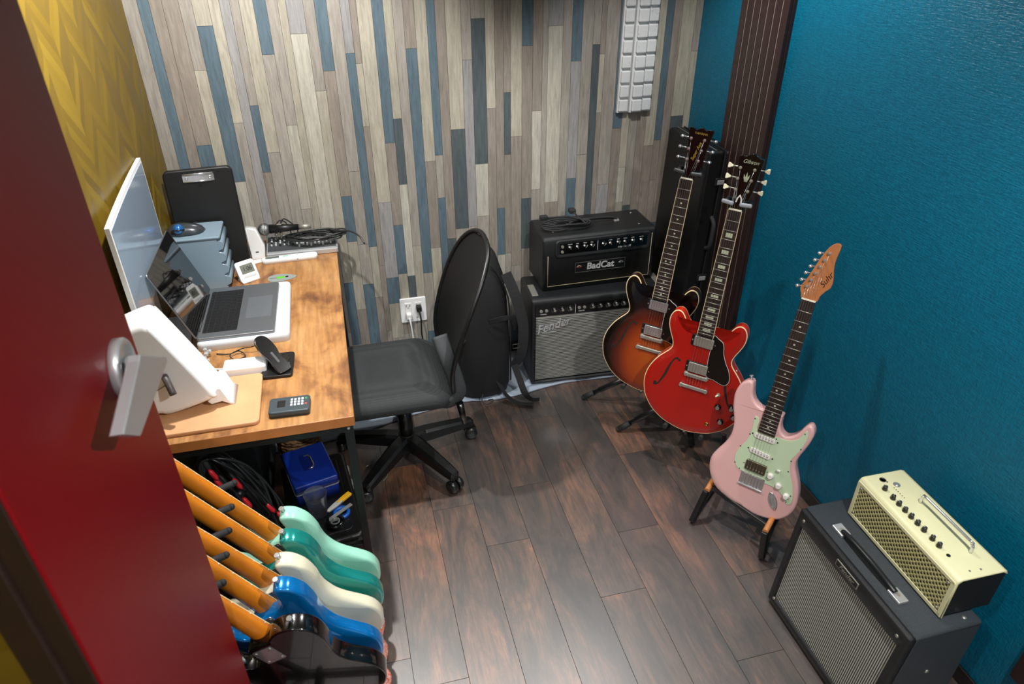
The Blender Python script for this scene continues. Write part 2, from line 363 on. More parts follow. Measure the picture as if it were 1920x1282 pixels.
# back wall: grey, brown, cream and blue planks of uneven width
WP = '''-0.634:M -0.587:B -0.55:N -0.509:N1.127B -0.455:M1.397L -0.413:L1.543B0.974C -0.36:L1.202M -0.323:G -0.289:M1.262B1.004N -0.258:L1.08M -0.211:B1.439M -0.168:M1.18C0.837M -0.128:L -0.1:G1.505C -0.041:M1.301L -0.002:B1.371N0.876B 0.041:M0.978M 0.088:G1.43B 0.121:N1.392L1.155N 0.146:L0.834G 0.201:B1.083N 0.242:L1.177D0.905C 0.276:M 0.314:N1.436B 0.356:L0.994N 0.401:B1.017M0.831B 0.433:N 0.472:L1.118D 0.531:M1.385G 0.57:M1.532D0.965C 0.625:L1.193N 0.662:N0.758B 0.697:N1.252D0.996N 0.726:L1.071N 0.773:B1.426N0.793D 0.818:N1.17C0.83M 0.858:M 0.881:G1.494C0.764N 0.942:M 0.98:B1.358G0.866B 1.023:M0.969M 1.07:M1.418D 1.102:N1.38L1.145N 1.125:M0.824G 1.181:B1.072N 1.222:L0.895C0.731L 1.257:M 1.295:N0.683L 1.336:L0.985N 1.382:B1.006N0.823N 1.414:N 1.452:L1.107D 1.511:M1.373L'''
TONE = {'B': srgb('#5a6c77'), 'D': srgb('#4f585b'), 'C': srgb('#b6b2a5'), 'L': srgb('#a8a293'), 'M': srgb('#99938a'), 'G': srgb('#939190'), 'N': srgb('#8c8379')}
import re as _re
cols = []
for tk in WP.split():
    x, rest = tk.split(':'); segs = _re.findall(r'([\d.]*)([A-Z])', rest); cols.append((float(x), segs))
quads = []
for i, (x, segs) in enumerate(cols):
    x1 = cols[i+1][0] if i+1 < len(cols) else XR
    z = CEIL+0.05; marks = [(CEIL+0.05, segs[0][1])]+[(float(a), b) for a, b in segs[1:]]
    zl = marks[-1][0] if len(marks) > 1 else 1.0
    while True:
        zl = min(zl, 0.85)-random.uniform(0.12, 0.4)
        if zl < 0.05: break
        marks.append((zl, random.choice('MNLMNBDC' if marks[-1][1] not in 'BD' else 'MNLC')))
    for j, (zt, tn) in enumerate(marks):
        zb = marks[j+1][0] if j+1 < len(marks) else 0.0
        if zb < zt: quads.append((x, x1, zb, zt, jit(TONE[tn], .06), R3()))
plank_mesh('wall_back', quads, M_wallp, YB, (0, 2), 0.0012, -1)
def slab(name, lo, hi, mat):
    b = MB(); b.bb(lo, hi); return struct(b.obj(name, mat))
slab('wall_left', (XL-0.06, -1.4, 0), (XL, YB+0.06, CEIL+0.05), M_yel)
slab('wall_right', (XR, -1.4, 0), (XR+0.06, YB+0.06, CEIL+0.05), M_teal)
M_ceil = MAT('white_ceiling', '#d6d4ce', 0.8, bump=(60, .1)); slab('ceiling', (XL-0.06, -1.4, CEIL), (XR+0.06, YB+0.06, CEIL+0.06), M_ceil)
M_casing = MAT('dark_walnut_casing', '#22140f', 0.4, coat=.3, bump=(90, .15), var=.2)
NX, NY = -0.356, 0.605      # hinge corner of the short wall that carries the door
b = MB(); b.bb((XL, NY, 0), (NX-0.062, NY+0.09, CEIL)); struct(b.obj('wall_front', M_yel))
b = MB(); b.bb((NX-0.064, NY-0.008, 0), (NX-0.030, NY+0.098, 2.09), bev=0.003); b.bb((NX-0.032, NY-0.002, 0), (NX-0.004, NY+0.092, 2.09), bev=0.002); struct(b.obj('trim_1', M_casing))
b = MB(); b.bb((XL-0.06, YF-0.06, 0), (XR+0.06, YF, CEIL+0.05)); struct(b.obj('wall_entry', MAT('pale_entry_wall', '#c9c6bf', .8, bump=(60, .1))))
M_base = MAT('black_baseboard', '#15110f', 0.45, coat=.2, var=.1)
b = MB(); b.bb((XR-0.009, YF, 0), (XR, YB, 0.055), bev=0.002); struct(b.obj('baseboard_right', M_base))
b = MB(); b.bb((XL, YB-0.009, 0), (XR, YB, 0.055), bev=0.002); struct(b.obj('baseboard_back', M_base))
b = MB(); b.bb((XL, YF, 0), (XL+0.009, YB, 0.055), bev=0.002); struct(b.obj('baseboard_left', M_base))
# slatted brown panel on the teal wall
M_slat = MAT('brown_laminate', '#2e1d1b', 0.42, coat=.15, bump=(80, .1)); M_slatline = MAT('pale_metal_line', '#cdbdb1', 0.35, 0.6)
def slat_panel(name, y0, y1, z0, z1, n):
    b = MB(); b.bb((XR-0.012, y0, z0), (XR, y1, z1), mi=0)
    p = (y1-y0)/n
    for i in range(n):
        b.bb((XR-0.026, y0+p*i+0.0035, z0), (XR-0.012, y0+p*(i+1)-0.0035, z1), bev=0.0015, mi=0)
    for i in range(1, n): b.bb((XR-0.0235, y0+p*i-0.0022, z0), (XR-0.0118, y0+p*i+0.0022, z1), mi=1)
    return struct(b.obj(name, [M_slat, M_slatline]))
slat_panel('trim_2', 2.25, 2.555, 0.055, CEIL, 7)
slat_panel('trim_3', 0.42, 0.745, 0.205, CEIL, 7)
# ---------------------------------------------------------------- downlights (above the frame)
for i, (lx, ly, pw) in enumerate(LAMPS):
    t_ = thing('downlight', ['white ceiling downlight nearest the doorway on the teal wall side', 'white ceiling downlight above the guitars and amplifiers', 'white ceiling downlight above the desk edge', 'white ceiling downlight just inside the doorway beside the red door'][i], 'ceiling light', (lx, ly, CEIL), group='ceiling downlights')
    b = MB(); b.lathe([(0.036, -0.038), (0.040, -0.040), (0.052, -0.004), (0.056, 0.0), (0.050, 0.0), (0.036, -0.036)], cap=False); b.obj('trim_ring', M_white, t_)
# ---------------------------------------------------------------- red door
E0, E1 = Vector((-0.3577, 1.0935, 0)), Vector((-0.3560, 0.6050, 0))
dd = (E0-E1).normalized(); dl = (E0-E1).length; dn = Vector((dd.y, -dd.x, 0))
M_red = MAT('red_lacquer_door', '#720009', 0.42, coat=0.0, spec=.3, bump=(35, .04)); M_edge = MAT('door_edge_strip', '#3b0508', 0.4, var=.05)
MD = frame(E1, dd, -dn, (0, 0, 1))     # local x along the door, -y out of the face towards the room, z up
dr = bpy.data.objects.new('door_1', None); COL.objects.link(dr); dr.matrix_world = MD; dr['kind'] = 'structure'
b = MB(); b.bb((0, 0, 0.008), (dl, 0.045, 2.06), bev=0.0025); b.obj('door_leaf', M_red, dr)
hx, hz = 0.386, 1.327
RO = .046
b = MB(); b.lathe([(RO, 0), (RO, .012), (RO-.003, .015), (RO-.009, .0155), (RO-.011, .010), (.016, .010)], n=48, M=T(hx, 0, hz) @ RX(90)); b.obj('handle_rose', M_steel, dr)
b = MB(); b.cyl((hx, -.008, hz), (hx, -.036, hz), .0165, n=32); b.obj('handle_spindle', M_steel, dr)
b = MB(); o = [(.335, 1.366), (.345, 1.370), (.459, 1.295), (.455, 1.284), (.246, 1.300), (.192, 1.346)]
b.layers([[(x, -.030, z) for x, z in inset(o, .002)], [(x, -.032, z) for x, z in o], [(x, -.046, z) for x, z in o], [(x, -.048, z) for x, z in inset(o, .002)]], smooth=False); b.obj('lever_handle', M_steel, dr)
b = MB(); b.lathe([(RO, 0), (RO, .012), (.016, .015)], n=40, M=T(hx, .045, hz) @ RX(-90)); b.cyl((hx, .05, hz), (hx, .082, hz), .0165, n=24)
b.box((-.05, .090, 0), (.15, .016, .030), M=T(hx, 0, hz), bev=.004); b.obj('outer_lever_handle', M_steel, dr)
b = MB(); b.bb((dl-0.002, 0.010, hz-0.10), (dl+0.0012, 0.035, hz+0.10), bev=0.0005); b.obj('latch_plate', M_steel, dr)
for z in (0.25, 1.05, 1.85):
    b = MB(); b.cyl((-0.004, -0.006, z-0.05), (-0.004, -0.006, z+0.05), 0.006, n=16); b.obj('hinge', M_casing, dr)
# ---------------------------------------------------------------- acoustic foam tile on the back wall
t = NT('speckled_foam'); mp = t.obj(); v = t.n('ShaderNodeTexVoronoi'); v.inputs['Scale'].default_value = 230; t.l(mp, 'Vector', v, 'Vector'); n = t.n('ShaderNodeTexNoise'); n.inputs['Scale'].default_value = 55; t.l(mp, 'Vector', n, 'Vector')
a = t.n('ShaderNodeMath'); a.operation = 'ADD'; t.l(v, 'Distance', a, 0); t.l(n, 'Fac', a, 1)
r = t.ramp([(0.50, srgb('#4c4f50')), (0.56, srgb('#c9cccd')), (1, srgb('#cfd1d2'))]); t.l(a, 'Value', r, 'Fac'); t.l(r, 'Color', t.b, 'Base Color'); t.b.inputs['Roughness'].default_value = 0.85; t.bump(n, 'Fac', .3, .001); M_foam = t.m
t_ = thing('acoustic_panel', 'white speckled acoustic panel of raised blocks on the plank wall', 'acoustic panel', (1.19, YB, 1.142))
b = MB()
b.bb((0.0, -0.014, 0), (0.048, -0.001, 0.70)); b.bb((0.052, -0.022, 0), (0.107, -0.001, 0.70)); b.bb((0.107, -0.012, 0), (0.153, -0.001, 0.70))
for x0, x1, yb, yt in ((0.005, 0.044, -0.014, -0.026), (0.059, 0.103, -0.022, -0.036), (0.109, 0.149, -0.012, -0.026)):
    for i in range(12): b.bb((x0, yt, 0.006+i*0.0585), (x1, yb+0.002, 0.006+i*0.0585+0.048), bev=0.004)
b.obj('block_panel', M_foam, t_)
# ---------------------------------------------------------------- wall socket
t_ = thing('wall_socket', 'white double wall socket with two plugs pushed in behind the chair', 'socket', (0.254, YB, 0.305))
b = MB(); b.prism(rrect(0.12, 0.125, 0.006), 0, 0.008, M=RX(90), rnd=0.003); b.obj('socket_plate', M_white, t_)
for x in (-0.024, 0.024):
    b = MB(); b.prism(rrect(0.03, 0.078, 0.003), 0.006, 0.0105, M=T(x, 0, 0) @ RX(90), rnd=0.001); ins = b.obj('outlet_insert', MAT('socket_insert', '#dcdcd8', .35, bump=(200, .02)), t_)
    b = MB()
    for z in (0.026,): 
        b.bb((x-0.009, -0.0112, z-0.005), (x-0.0065, -0.0100, z+0.005)); b.bb((x+0.0065, -0.0112, z-0.005), (x+0.009, -0.0100, z+0.005)); b.bb((x-0.002, -0.0112, z-0.013), (x+0.002, -0.0100, z-0.009))
    b.obj('socket_slot', M_black, t_)
def plug(name, label, x, col, pts, dz):
    m_ = MAT(name+'_mat', col, .5, bump=(150, .05)); q = thing(name, label, 'power cord', (x, YB-0.011, 0.305+dz))
    b = MB(); b.box((0, -0.013, 0), (0.024, 0.026, 0.03), bev=0.005); b.obj('plug', m_, q)
    b = MB(); b.tube(pts, 0.0038, n=8, sub=6); b.obj('cord', m_, q)
plug('power_cable', 'white power cord plugged into the left half of the wall socket', 0.230, '#e4e4e0', [(0, -0.024, -0.005), (0.004, -0.035, -0.04), (0.008, -0.03, -0.12), (0.004, -0.03, -0.2), (0.02, -0.05, -0.252)], -0.02)
plug('power_cable', 'black power cord plugged into the right half of the wall socket', 0.278, '#101112', [(0, -0.024, -0.005), (0.003, -0.04, -0.05), (0.002, -0.035, -0.14), (0.02, -0.04, -0.22), (0.10, -0.08, -0.287)], 0.015)
# grey-blue cloth on the floor along the back wall
t = NT('grey_felt_cloth'); t.b.inputs['Base Color'].default_value = srgb('#8d98a6'); t.b.inputs['Roughness'].default_value = .9; mp = t.obj(); n = t.n('ShaderNodeTexNoise'); n.inputs['Scale'].default_value = 500; t.l(mp, 'Vector', n, 'Vector'); t.bump(n, 'Fac', .5, .001); M_felt = t.m
b = MB(); fr_ = [(-0.50, 2.36), (-0.30, 2.385), (-0.07, 2.412), (0.189, 2.484), (0.41, 2.518), (0.55, 2.500), (0.696, 2.513), (0.83, 2.54), (0.963, 2.546), (1.12, 2.535), (1.26, 2.56)]
fr_ = [(p.x, p.y) for p in crv([Vector((x, y, 0)) for x, y in fr_], 4)]; n_ = len(fr_)
rings = []
for i, (x, y) in enumerate(fr_):
    zz = 0.008+0.003*math.sin(i*1.3)
    rings.append([(x, y+0.012, 0.001), (x, y, 0.003), (x, y+0.004, zz), (x, y+0.02, zz+0.001), (x, 2.80, 0.006), (x, 2.872, 0.006), (x, 2.872, 0.001)])
b.layers(rings, mi=0); cl = b.obj('floor_cloth', M_felt); tag(cl, 'grey-blue felt strip on the floor under the backpack and amplifiers', 'floor mat')
# ================================================================ guitars
STRAT = [(0,-134),(-36,-130),(-74,-119),(-103,-107),(-124,-90),(-143,-63),(-153,-38),(-157,-12),(-153,14),(-140,44),(-125,74),(-114,105),(-110,134),(-112,161),(-119,188),(-128,214),(-134,243),(-136,269),(-132,293),(-125,311),(-112,325),(-99,331),(-89,327),(-84,313),(-80,292),(-72,274),(-58,260),(-42,253),(-29,252),(0,252),(29,252),(31,240),(33,216),(40,199),(50,190),(62,188),(80,199),(94,217),(103,238),(112,251),(122,254),(131,247),(137,233),(138,216),(134,192),(126,163),(118,136),(114,111),(118,90),(126,71),(137,48),(146,25),(153,0),(157,-30),(155,-60),(143,-92),(118,-119),(85,-132),(45,-137)]
STRAT_GUARD = [(-51,219),(-51,202),(-49,180),(-49,153),(-54,124),(-66,95),(-75,67),(-75,43),(-68,23),(-54,8),(-38,6),(4,0),(46,-5),(70,-5),(92,-12),(111,-26),(122,-42),(131,-46),(139,-40),(141,-29),(137,-3),(127,29),(112,59),(101,90),(99,119),(109,144),(120,181),(124,214),(119,230),(113,233),(108,220),(99,198),(80,182),(58,176),(39,176),(28,174),(-29,174),(-33,200),(-38,216)]
HALF = [(0,-245),(-25,-243),(-49,-238),(-85,-227),(-115,-210),(-140,-190),(-161,-164),(-177,-135),(-187,-95),(-188,-62),(-181,-26),(-168,4),(-152,30),(-134,52),(-118,70),(-110,86),(-111,103),(-118,122),(-129,146),(-137,170),(-139,193),(-135,212),(-126,226),(-113,232),(-100,229),(-89,218),(-80,203),(-70,190),(-57,183),(-43,184),(-30,189)]
ES = HALF + [(-x, y) for x, y in HALF[::-1] if x != 0]
def mm(pts): return [(x/1000, y/1000) for x, y in pts]
def fr(n, s): return s*2**(-n/12)
def bump_w(x, c, w): 
    return max(0.0, 1-abs(x-c)/w)
def solid_body(out, top, th, mats, parent, rnd=8, belly=0.0, arm=0.0, name='body'):
    """slab body with rounded edges; belly/arm carve the comfort contours"""
    o = crv2(mm(out), 4); n = len(o); R = rnd/1000
    bi = [R+belly/1000*(bump_w(y, .15, .13)**0.7 if x < 0 else 0) for x, y in o]
    bd = [R+(belly*0.45)/1000*(bump_w(y, .15, .13)**0.7 if x < 0 else 0) for x, y in o]
    ai = [R+arm/1000*(bump_w(y, -.02, .15)**0.7 if x < 0 else 0) for x, y in o]
    ad = [R+(arm*0.35)/1000*(bump_w(y, -.02, .15)**0.7 if x < 0 else 0) for x, y in o]
    b = MB(); z1 = top/1000; z0 = (top-th)/1000; rings = []
    for a in (90, 67, 45, 22, 0):
        s, c = math.sin(math.radians(a)), math.cos(math.radians(a))
        q = inset(o, [d*(1-c) for d in bi]); rings.append([(x, y, z0+bd[i]*(1-s)) for i, (x, y) in enumerate(q)])
    for a in (0, 22, 45, 67, 90):
        s, c = math.sin(math.radians(a)), math.cos(math.radians(a))
        q = inset(o, [d*(1-c) for d in ai]); rings.append([(x, y, z1-ad[i]*(1-s)) for i, (x, y) in enumerate(q)])
    b.layers(rings)
    return b.obj(name, mats, parent)
def hollow_body(out, top, th, M_top, M_side, M_bind, parent):
    o = crv2(mm(out), 4); z1 = top/1000; z0 = (top-th)/1000; b = MB()
    L = lambda d, z: [(x, y, z) for x, y in inset(o, d)]
    rings = [L(.012, z0-.004), L(.004, z0-.0005), L(.0006, z0), L(0, z0+.0006), L(0, z0+.0035), L(0, z1-.0040), L(0, z1-.0006), L(.0006, z1), L(.0027, z1+.0002), L(.012, z1+.0012), L(.024, z1+.004)]
    b.layers(rings, side_mi=[0, 0, 2, 2, 1, 2, 2, 2, 0, 0]); ob = b.obj('body', [M_top, M_side, M_bind], parent); return ob
def strings(scale, parent, w_b, head, zn=1.5, slant=0, zb=3.0):
    for i in range(6):
        xb = (-26+i*10.4)/1000*0.98; xn = (-17.5+i*7)/1000
        b = MB(); r = (0.00062, .0005, .00042, .00034, .0003, .00027)[i]*1.0
        pts = [(xb, w_b/1000, (zb-8)/1000), (xb, 0, zb/1000), (xn, scale/1000, zn/1000), (head[i][0]/1000, head[i][1]/1000, (head[i][2] if len(head[i]) > 2 else -4)/1000)]
        b.tube(pts, r, n=5); b.obj('string', M_string, parent)
def fretboard(scale, nut, end_v, wend, nfr, mat, parent, inlay, M_inl, binding=None):
    top = 0.0; th = 5.5
    def wv(v): return nut/2+(wend/2-nut/2)*(scale-v)/(scale-end_v)
    b = MB(); out = mm([(-wv(scale), scale), (wv(scale), scale), (wv(end_v), end_v), (-wv(end_v), end_v)])
    b.prism(out, -th/1000, top)
    fb = b.obj('fretboard', mat, parent)
    if binding:
        b = MB()
        for s in (-1, 1):
            q = mm([(s*wv(scale), scale), (s*(wv(scale)+1.5), scale), (s*(wv(end_v)+1.5), end_v-1.5), (s*wv(end_v), end_v-1.5)]); b.prism(q, -th/1000, 0.0002)
        b.obj('fretboard_binding', binding, fb)
    for k in range(1, nfr+1):
        v = fr(k, scale); hw = wv(v)/1000
        b = MB(); b.cyl((-hw, v/1000, 0.0002), (hw, v/1000, 0.0002), 0.0011, n=8); b.obj('fret', M_nickel, fb)
    for k in (3, 5, 7, 9, 12, 15, 17, 19, 21):
        v = (fr(k, scale)+fr(k-1, scale))/2; d = fr(k-1, scale)-fr(k, scale); b = MB()
        if inlay == 'dot':
            if k == 12:
                for s in (-9, 9): b.cyl((s/1000, v/1000, -0.001), (s/1000, v/1000, 0.0003), 0.0031, n=16)
            else: b.cyl((0, v/1000, -0.001), (0, v/1000, 0.0003), 0.0031, n=16)
        else:
            b.bb((-wv(v)/1000*.52, (v-d*.24)/1000, -0.001), (wv(v)/1000*.52, (v+d*.24)/1000, 0.0003))
        b.obj('inlay', M_inl, fb)
    b = MB(); b.bb((-nut/2000, scale/1000, -0.004), (nut/2000, (scale+4.5)/1000, 0.0022), bev=0.0006); b.obj('nut', M_bone, parent)
    return fb
def neck(scale, nut, heel_v, heel_w, mat, parent, depth=21, heel_d=24):
    b = MB(); rings = []
    for t_ in [0, .1, .3, .5, .7, .85, .93, 1.0]:
        v = scale+2-(scale+2-heel_v)*t_; hw = (nut/2+(heel_w/2-nut/2)*t_); d = depth+(heel_d-depth)*max(0, (t_-.85)/.15)
        sq = max(0, (t_-.8)/.2)
        ring = []
        for k in range(13):
            a = PI+PI*k/12; cx, cz = math.cos(a), math.sin(a)
            e = 1-0.55*sq; cx2 = math.copysign(abs(cx)**e, cx); cz2 = -abs(cz)**e
            ring.append((cx2*hw/1000, v/1000, -0.0055+cz2*(d-5.5)/1000))
        rings.append(ring)
    b.layers(rings); return b.obj('neck', mat, parent)
def tuner(mat_post, mat_btn, parent, x, y, side, z=0, blen=24, bz=-7, btn='metal', th=13, ang=0):
    b = MB(); X, Y, Z = x/1000, y/1000, z/1000
    b.cyl((X, Y, Z-.001), (X, Y, Z+.002), .0052, n=16); b.cyl((X, Y, Z), (X, Y, Z+.009), .0030, .0027, n=12)
    c, s = math.cos(ang), math.sin(ang)
    e = (X+side*c*(blen-7)/1000, Y+side*s*(blen-7)/1000, Z+bz/1000-.006)
    b.cyl((X, Y, Z+bz/1000-.006), e, .0022, n=8)
    tb = b.obj('tuning_peg', mat_post, parent)
    Mb = T(*e) @ Matrix.Rotation(ang+(0 if side > 0 else PI), 4, 'Z'); b = MB()
    if btn == 'metal': b.sph((.006, 0, 0), .0075, n=14, sc=(.95, .78, 1.05), M=Mb)
    else: 
        o = [(0, -.0035), (.004, -.0042), (.009, -.0075), (.0135, -.0085), (.016, -.006), (.016, .006), (.0135, .0085), (.009, .0075), (.004, .0042), (0, .0035)]
        b.prism(crv2(o, 2), -.003, .003, M=Mb @ RX(12), rnd=.0015)
    b.obj('tuner_button', mat_btn, tb)
def knob(mat, parent, x, y, z, r=9.5, h=14, name='knob'):
    b = MB(); b.lathe([(r/1000, 0), (r/1000, .004), (r*.82/1000, .006), (r*.76/1000, h/1000), (r*.62/1000, (h+1.2)/1000)], n=24, M=T(x/1000, y/1000, z/1000)); return b.obj(name, mat, parent)
def strap_button(parent, p, d):
    d = Vector(d).normalized(); q = Vector(p)/1000; b = MB()
    M_ = frame(q, d.orthogonal().normalized(), d.cross(d.orthogonal().normalized()), d)
    b.lathe([(.006, 0), (.0035, .003), (.0035, .008), (.0075, .011), (.0065, .014)], n=16, M=M_); b.obj('strap_button', M_chrome, parent)
def humbucker(parent, v, z, cover, ring=True, w_=70, h_=38):
    P = None
    if ring:
        b = MB(); b.prism([(x, y+v/1000) for x, y in rrect(.090, .044, .004)], z/1000, (z+4)/1000, rnd=.001); P = b.obj('pickup_ring', M_black, parent)
    b = MB(); b.prism([(x, y+v/1000) for x, y in rrect(w_/1000, h_/1000, .004)], (z+1)/1000, (z+9)/1000, rnd=.0015); pu = b.obj('pickup', cover, parent)
    for i in range(6):
        b = MB(); x = (-26+10.4*i)/1000*.97; b.cyl((x, v/1000-.009, (z+8.5)/1000), (x, v/1000-.009, (z+9.6)/1000), .0024, n=12); b.obj('pole_screw', M_nickel, pu)
    for s in (-1, 1):
        b = MB(); b.cyl((s*.0405, v/1000, (z+3)/1000), (s*.0405, v/1000, (z+5.2)/1000), .0022, n=10); b.obj('ring_screw', M_nickel, P or pu)
def place(root, t, R, vb):
    """R columns are the guitar's right, neck and face directions; vb shifts the root to the body's end"""
    mt = Matrix.Identity(4)
    for i in range(3):
        for j in range(3): mt[i][j] = R[i][j]
    loc = Vector(t)+Vector([R[i][1] for i in range(3)])*(vb/1000)
    for i in range(3): mt[i][3] = loc[i]
    root.matrix_world = mt
    for o in root.children: o.location = (0, -vb/1000, 0)
M_pink = MAT('shell_pink_lacquer', '#d8aaa8', 0.32, coat=.5, var=.02); M_mint = MAT('mint_pickguard', '#bccfae', 0.4, bump=(60, .02)); M_whitepk = MAT('aged_white_plastic', '#ddd9d2', .35, var=.03)
M_rmaple = MAT('roasted_maple', '#a8693f', 0.38, coat=.2, bump=(70, .05), var=.12)

# ---- pink solid-body guitar
g = thing('electric_guitar', 'pale pink double-cutaway electric guitar with mint pickguard on a low floor stand', 'electric guitar')
top = -8
solid_body(STRAT, top, 44, M_pink, g, rnd=9, belly=28, arm=26)
b = MB(); b.prism(crv2(mm(STRAT_GUARD), 3), top/1000, (top+2.2)/1000, rnd=.0008); pg = b.obj('pickguard', M_mint, g)
for x, y in [(-50,210),(-51,150),(-70,95),(-72,28),(-52,12),(33,2),(128,-38),(136,-10),(104,72),(102,112),(119,165),(116,222),(36,168)]:
    b = MB(); b.cyl((x*.97/1000, y/1000, (top+1.8)/1000), (x*.97/1000, y/1000, (top+2.8)/1000), .0022, n=10); b.obj('pickguard_screw', MAT('dark_screw', '#4a4c44', .4, .8, var=.1) if x == -50 else bpy.data.materials['dark_screw'], pg)
for v in (157, 97):
    Mv = T(0, v/1000, 0) @ RZ(-4 if v < 100 else 0)
    b = MB(); b.prism(rrect(.071, .018, .0088, 6), (top+2)/1000, (top+8)/1000, M=Mv, rnd=.001); pu = b.obj('pickup', M_whitepk, g)
    for i in range(6):
        b = MB(); b.cyl(((-26+10.4*i)/1000, 0, (top+7.5)/1000), ((-26+10.4*i)/1000, 0, (top+9)/1000), .0024, n=12, M=Mv); b.obj('pole_piece', M_steel, pu)
    for s in (-1, 1):
        b = MB(); b.cyl((s*.042, 0, (top+2)/1000), (s*.042, 0, (top+4)/1000), .0026, n=10, M=Mv); b.obj('pickup_screw', bpy.data.materials['dark_screw'], pu)
humbucker(g, 42, top+1, MAT('aged_nickel_cover', '#8c8873', .3, 1.0, var=.08), ring=False, w_=69, h_=37)
b = MB(); b.bb((-.041, -.040, top/1000), (.041, .008, (top+3)/1000), bev=.0008); br = b.obj('bridge_plate', M_chrome, g)
for i in range(6):
    b = MB(); x = (-26+10.4*i)/1000; b.bb((x-.0048, -.026, (top+3)/1000), (x+.0048, .006, (top+7)/1000), bev=.001); b.cyl((x, -.034, (top+5)/1000), (x, -.010, (top+5)/1000), .0016, n=8); b.obj('saddle', M_chrome, br)
b = MB(); b.bb((-.042, -.042, top/1000), (.042, -.038, (top+8)/1000), bev=.001); b.obj('bridge_lip', M_chrome, br)
for (x, y) in ((53, 32), (87, 9), (119, -17)): knob(M_whitepk, g, x, y, top+2, r=11.5, h=12)
b = MB(); b.cyl((.078, .062, (top+2)/1000), (.074, .066, (top+11)/1000), .0018, n=8); b.box((.0735, .0665, (top+13)/1000), (.013, .007, .006), bev=.002); b.obj('pickup_switch', M_whitepk, g)
# boat-shaped chrome output jack
o = [(x*.015, y*.034) for x, y in [(math.cos(a)*(1-.18*abs(math.sin(a))), math.sin(a)) for a in [2*PI*i/28 for i in range(28)]]]
Mj = T(.084, -.056, top/1000) @ RZ(27)
b = MB(); b.layers([[(x, y, 0) for x, y in o], [(x*.98, y*.98, .003) for x, y in o], [(x*.80, y*.84, .0040) for x, y in o], [(x*.62, y*.62-.003, .0022) for x, y in o], [(x*.35, y*.45-.006, .0008) for x, y in o]], M=Mj); b.obj('output_jack_plate', M_chrome, g)
s = 648
fretboard(s, 42, 172, 56, 22, M_rose, g, 'dot', M_pearl)
neck(s, 42, 178, 56, M_rmaple, g, heel_d=22)
HS = [(-21,649),(-27,662),(-34,677),(-33,690),(-21,721),(-10,762),(1,798),(12,822),(20,831),(30,836),(40,834),(42,824),(40,800),(39,780),(42,757),(47,737),(50,719),(48,702),(37,687),(27,668),(21,649)]
b = MB(); b.prism(crv2(mm(HS), 3), -.0185, -.0045, rnd=.0015); hs = b.obj('headstock', M_rmaple, g)
TP = [(-18,689),(-11,711),(-5,734),(2,757),(9,779),(16,802)]
for x, y in TP: tuner(M_chrome, M_chrome, g, x, y, -1, z=-4.5, blen=30, bz=-6, ang=.28)
strings(s, g, -12, [(x, y) for x, y in TP], zn=1.2)
text_obj('headstock_logo', 'Suhr', .024, M_black, hs, T(.031, .722, -.0042) @ RZ(68), depth=.0002, shear=.35, sx=1.1)
strap_button(g, (-100, 331, -28), (-.25, 1, -.1)); strap_button(g, (20, -136, -28), (0, -1, 0))
place(g, (1.2316, 1.5369, 0.2416), [[0.6488, 0.167, -0.7424], [-0.7606, 0.1136, -0.6392], [-0.0224, 0.9794, 0.2008]], -136)
G_PINK = g
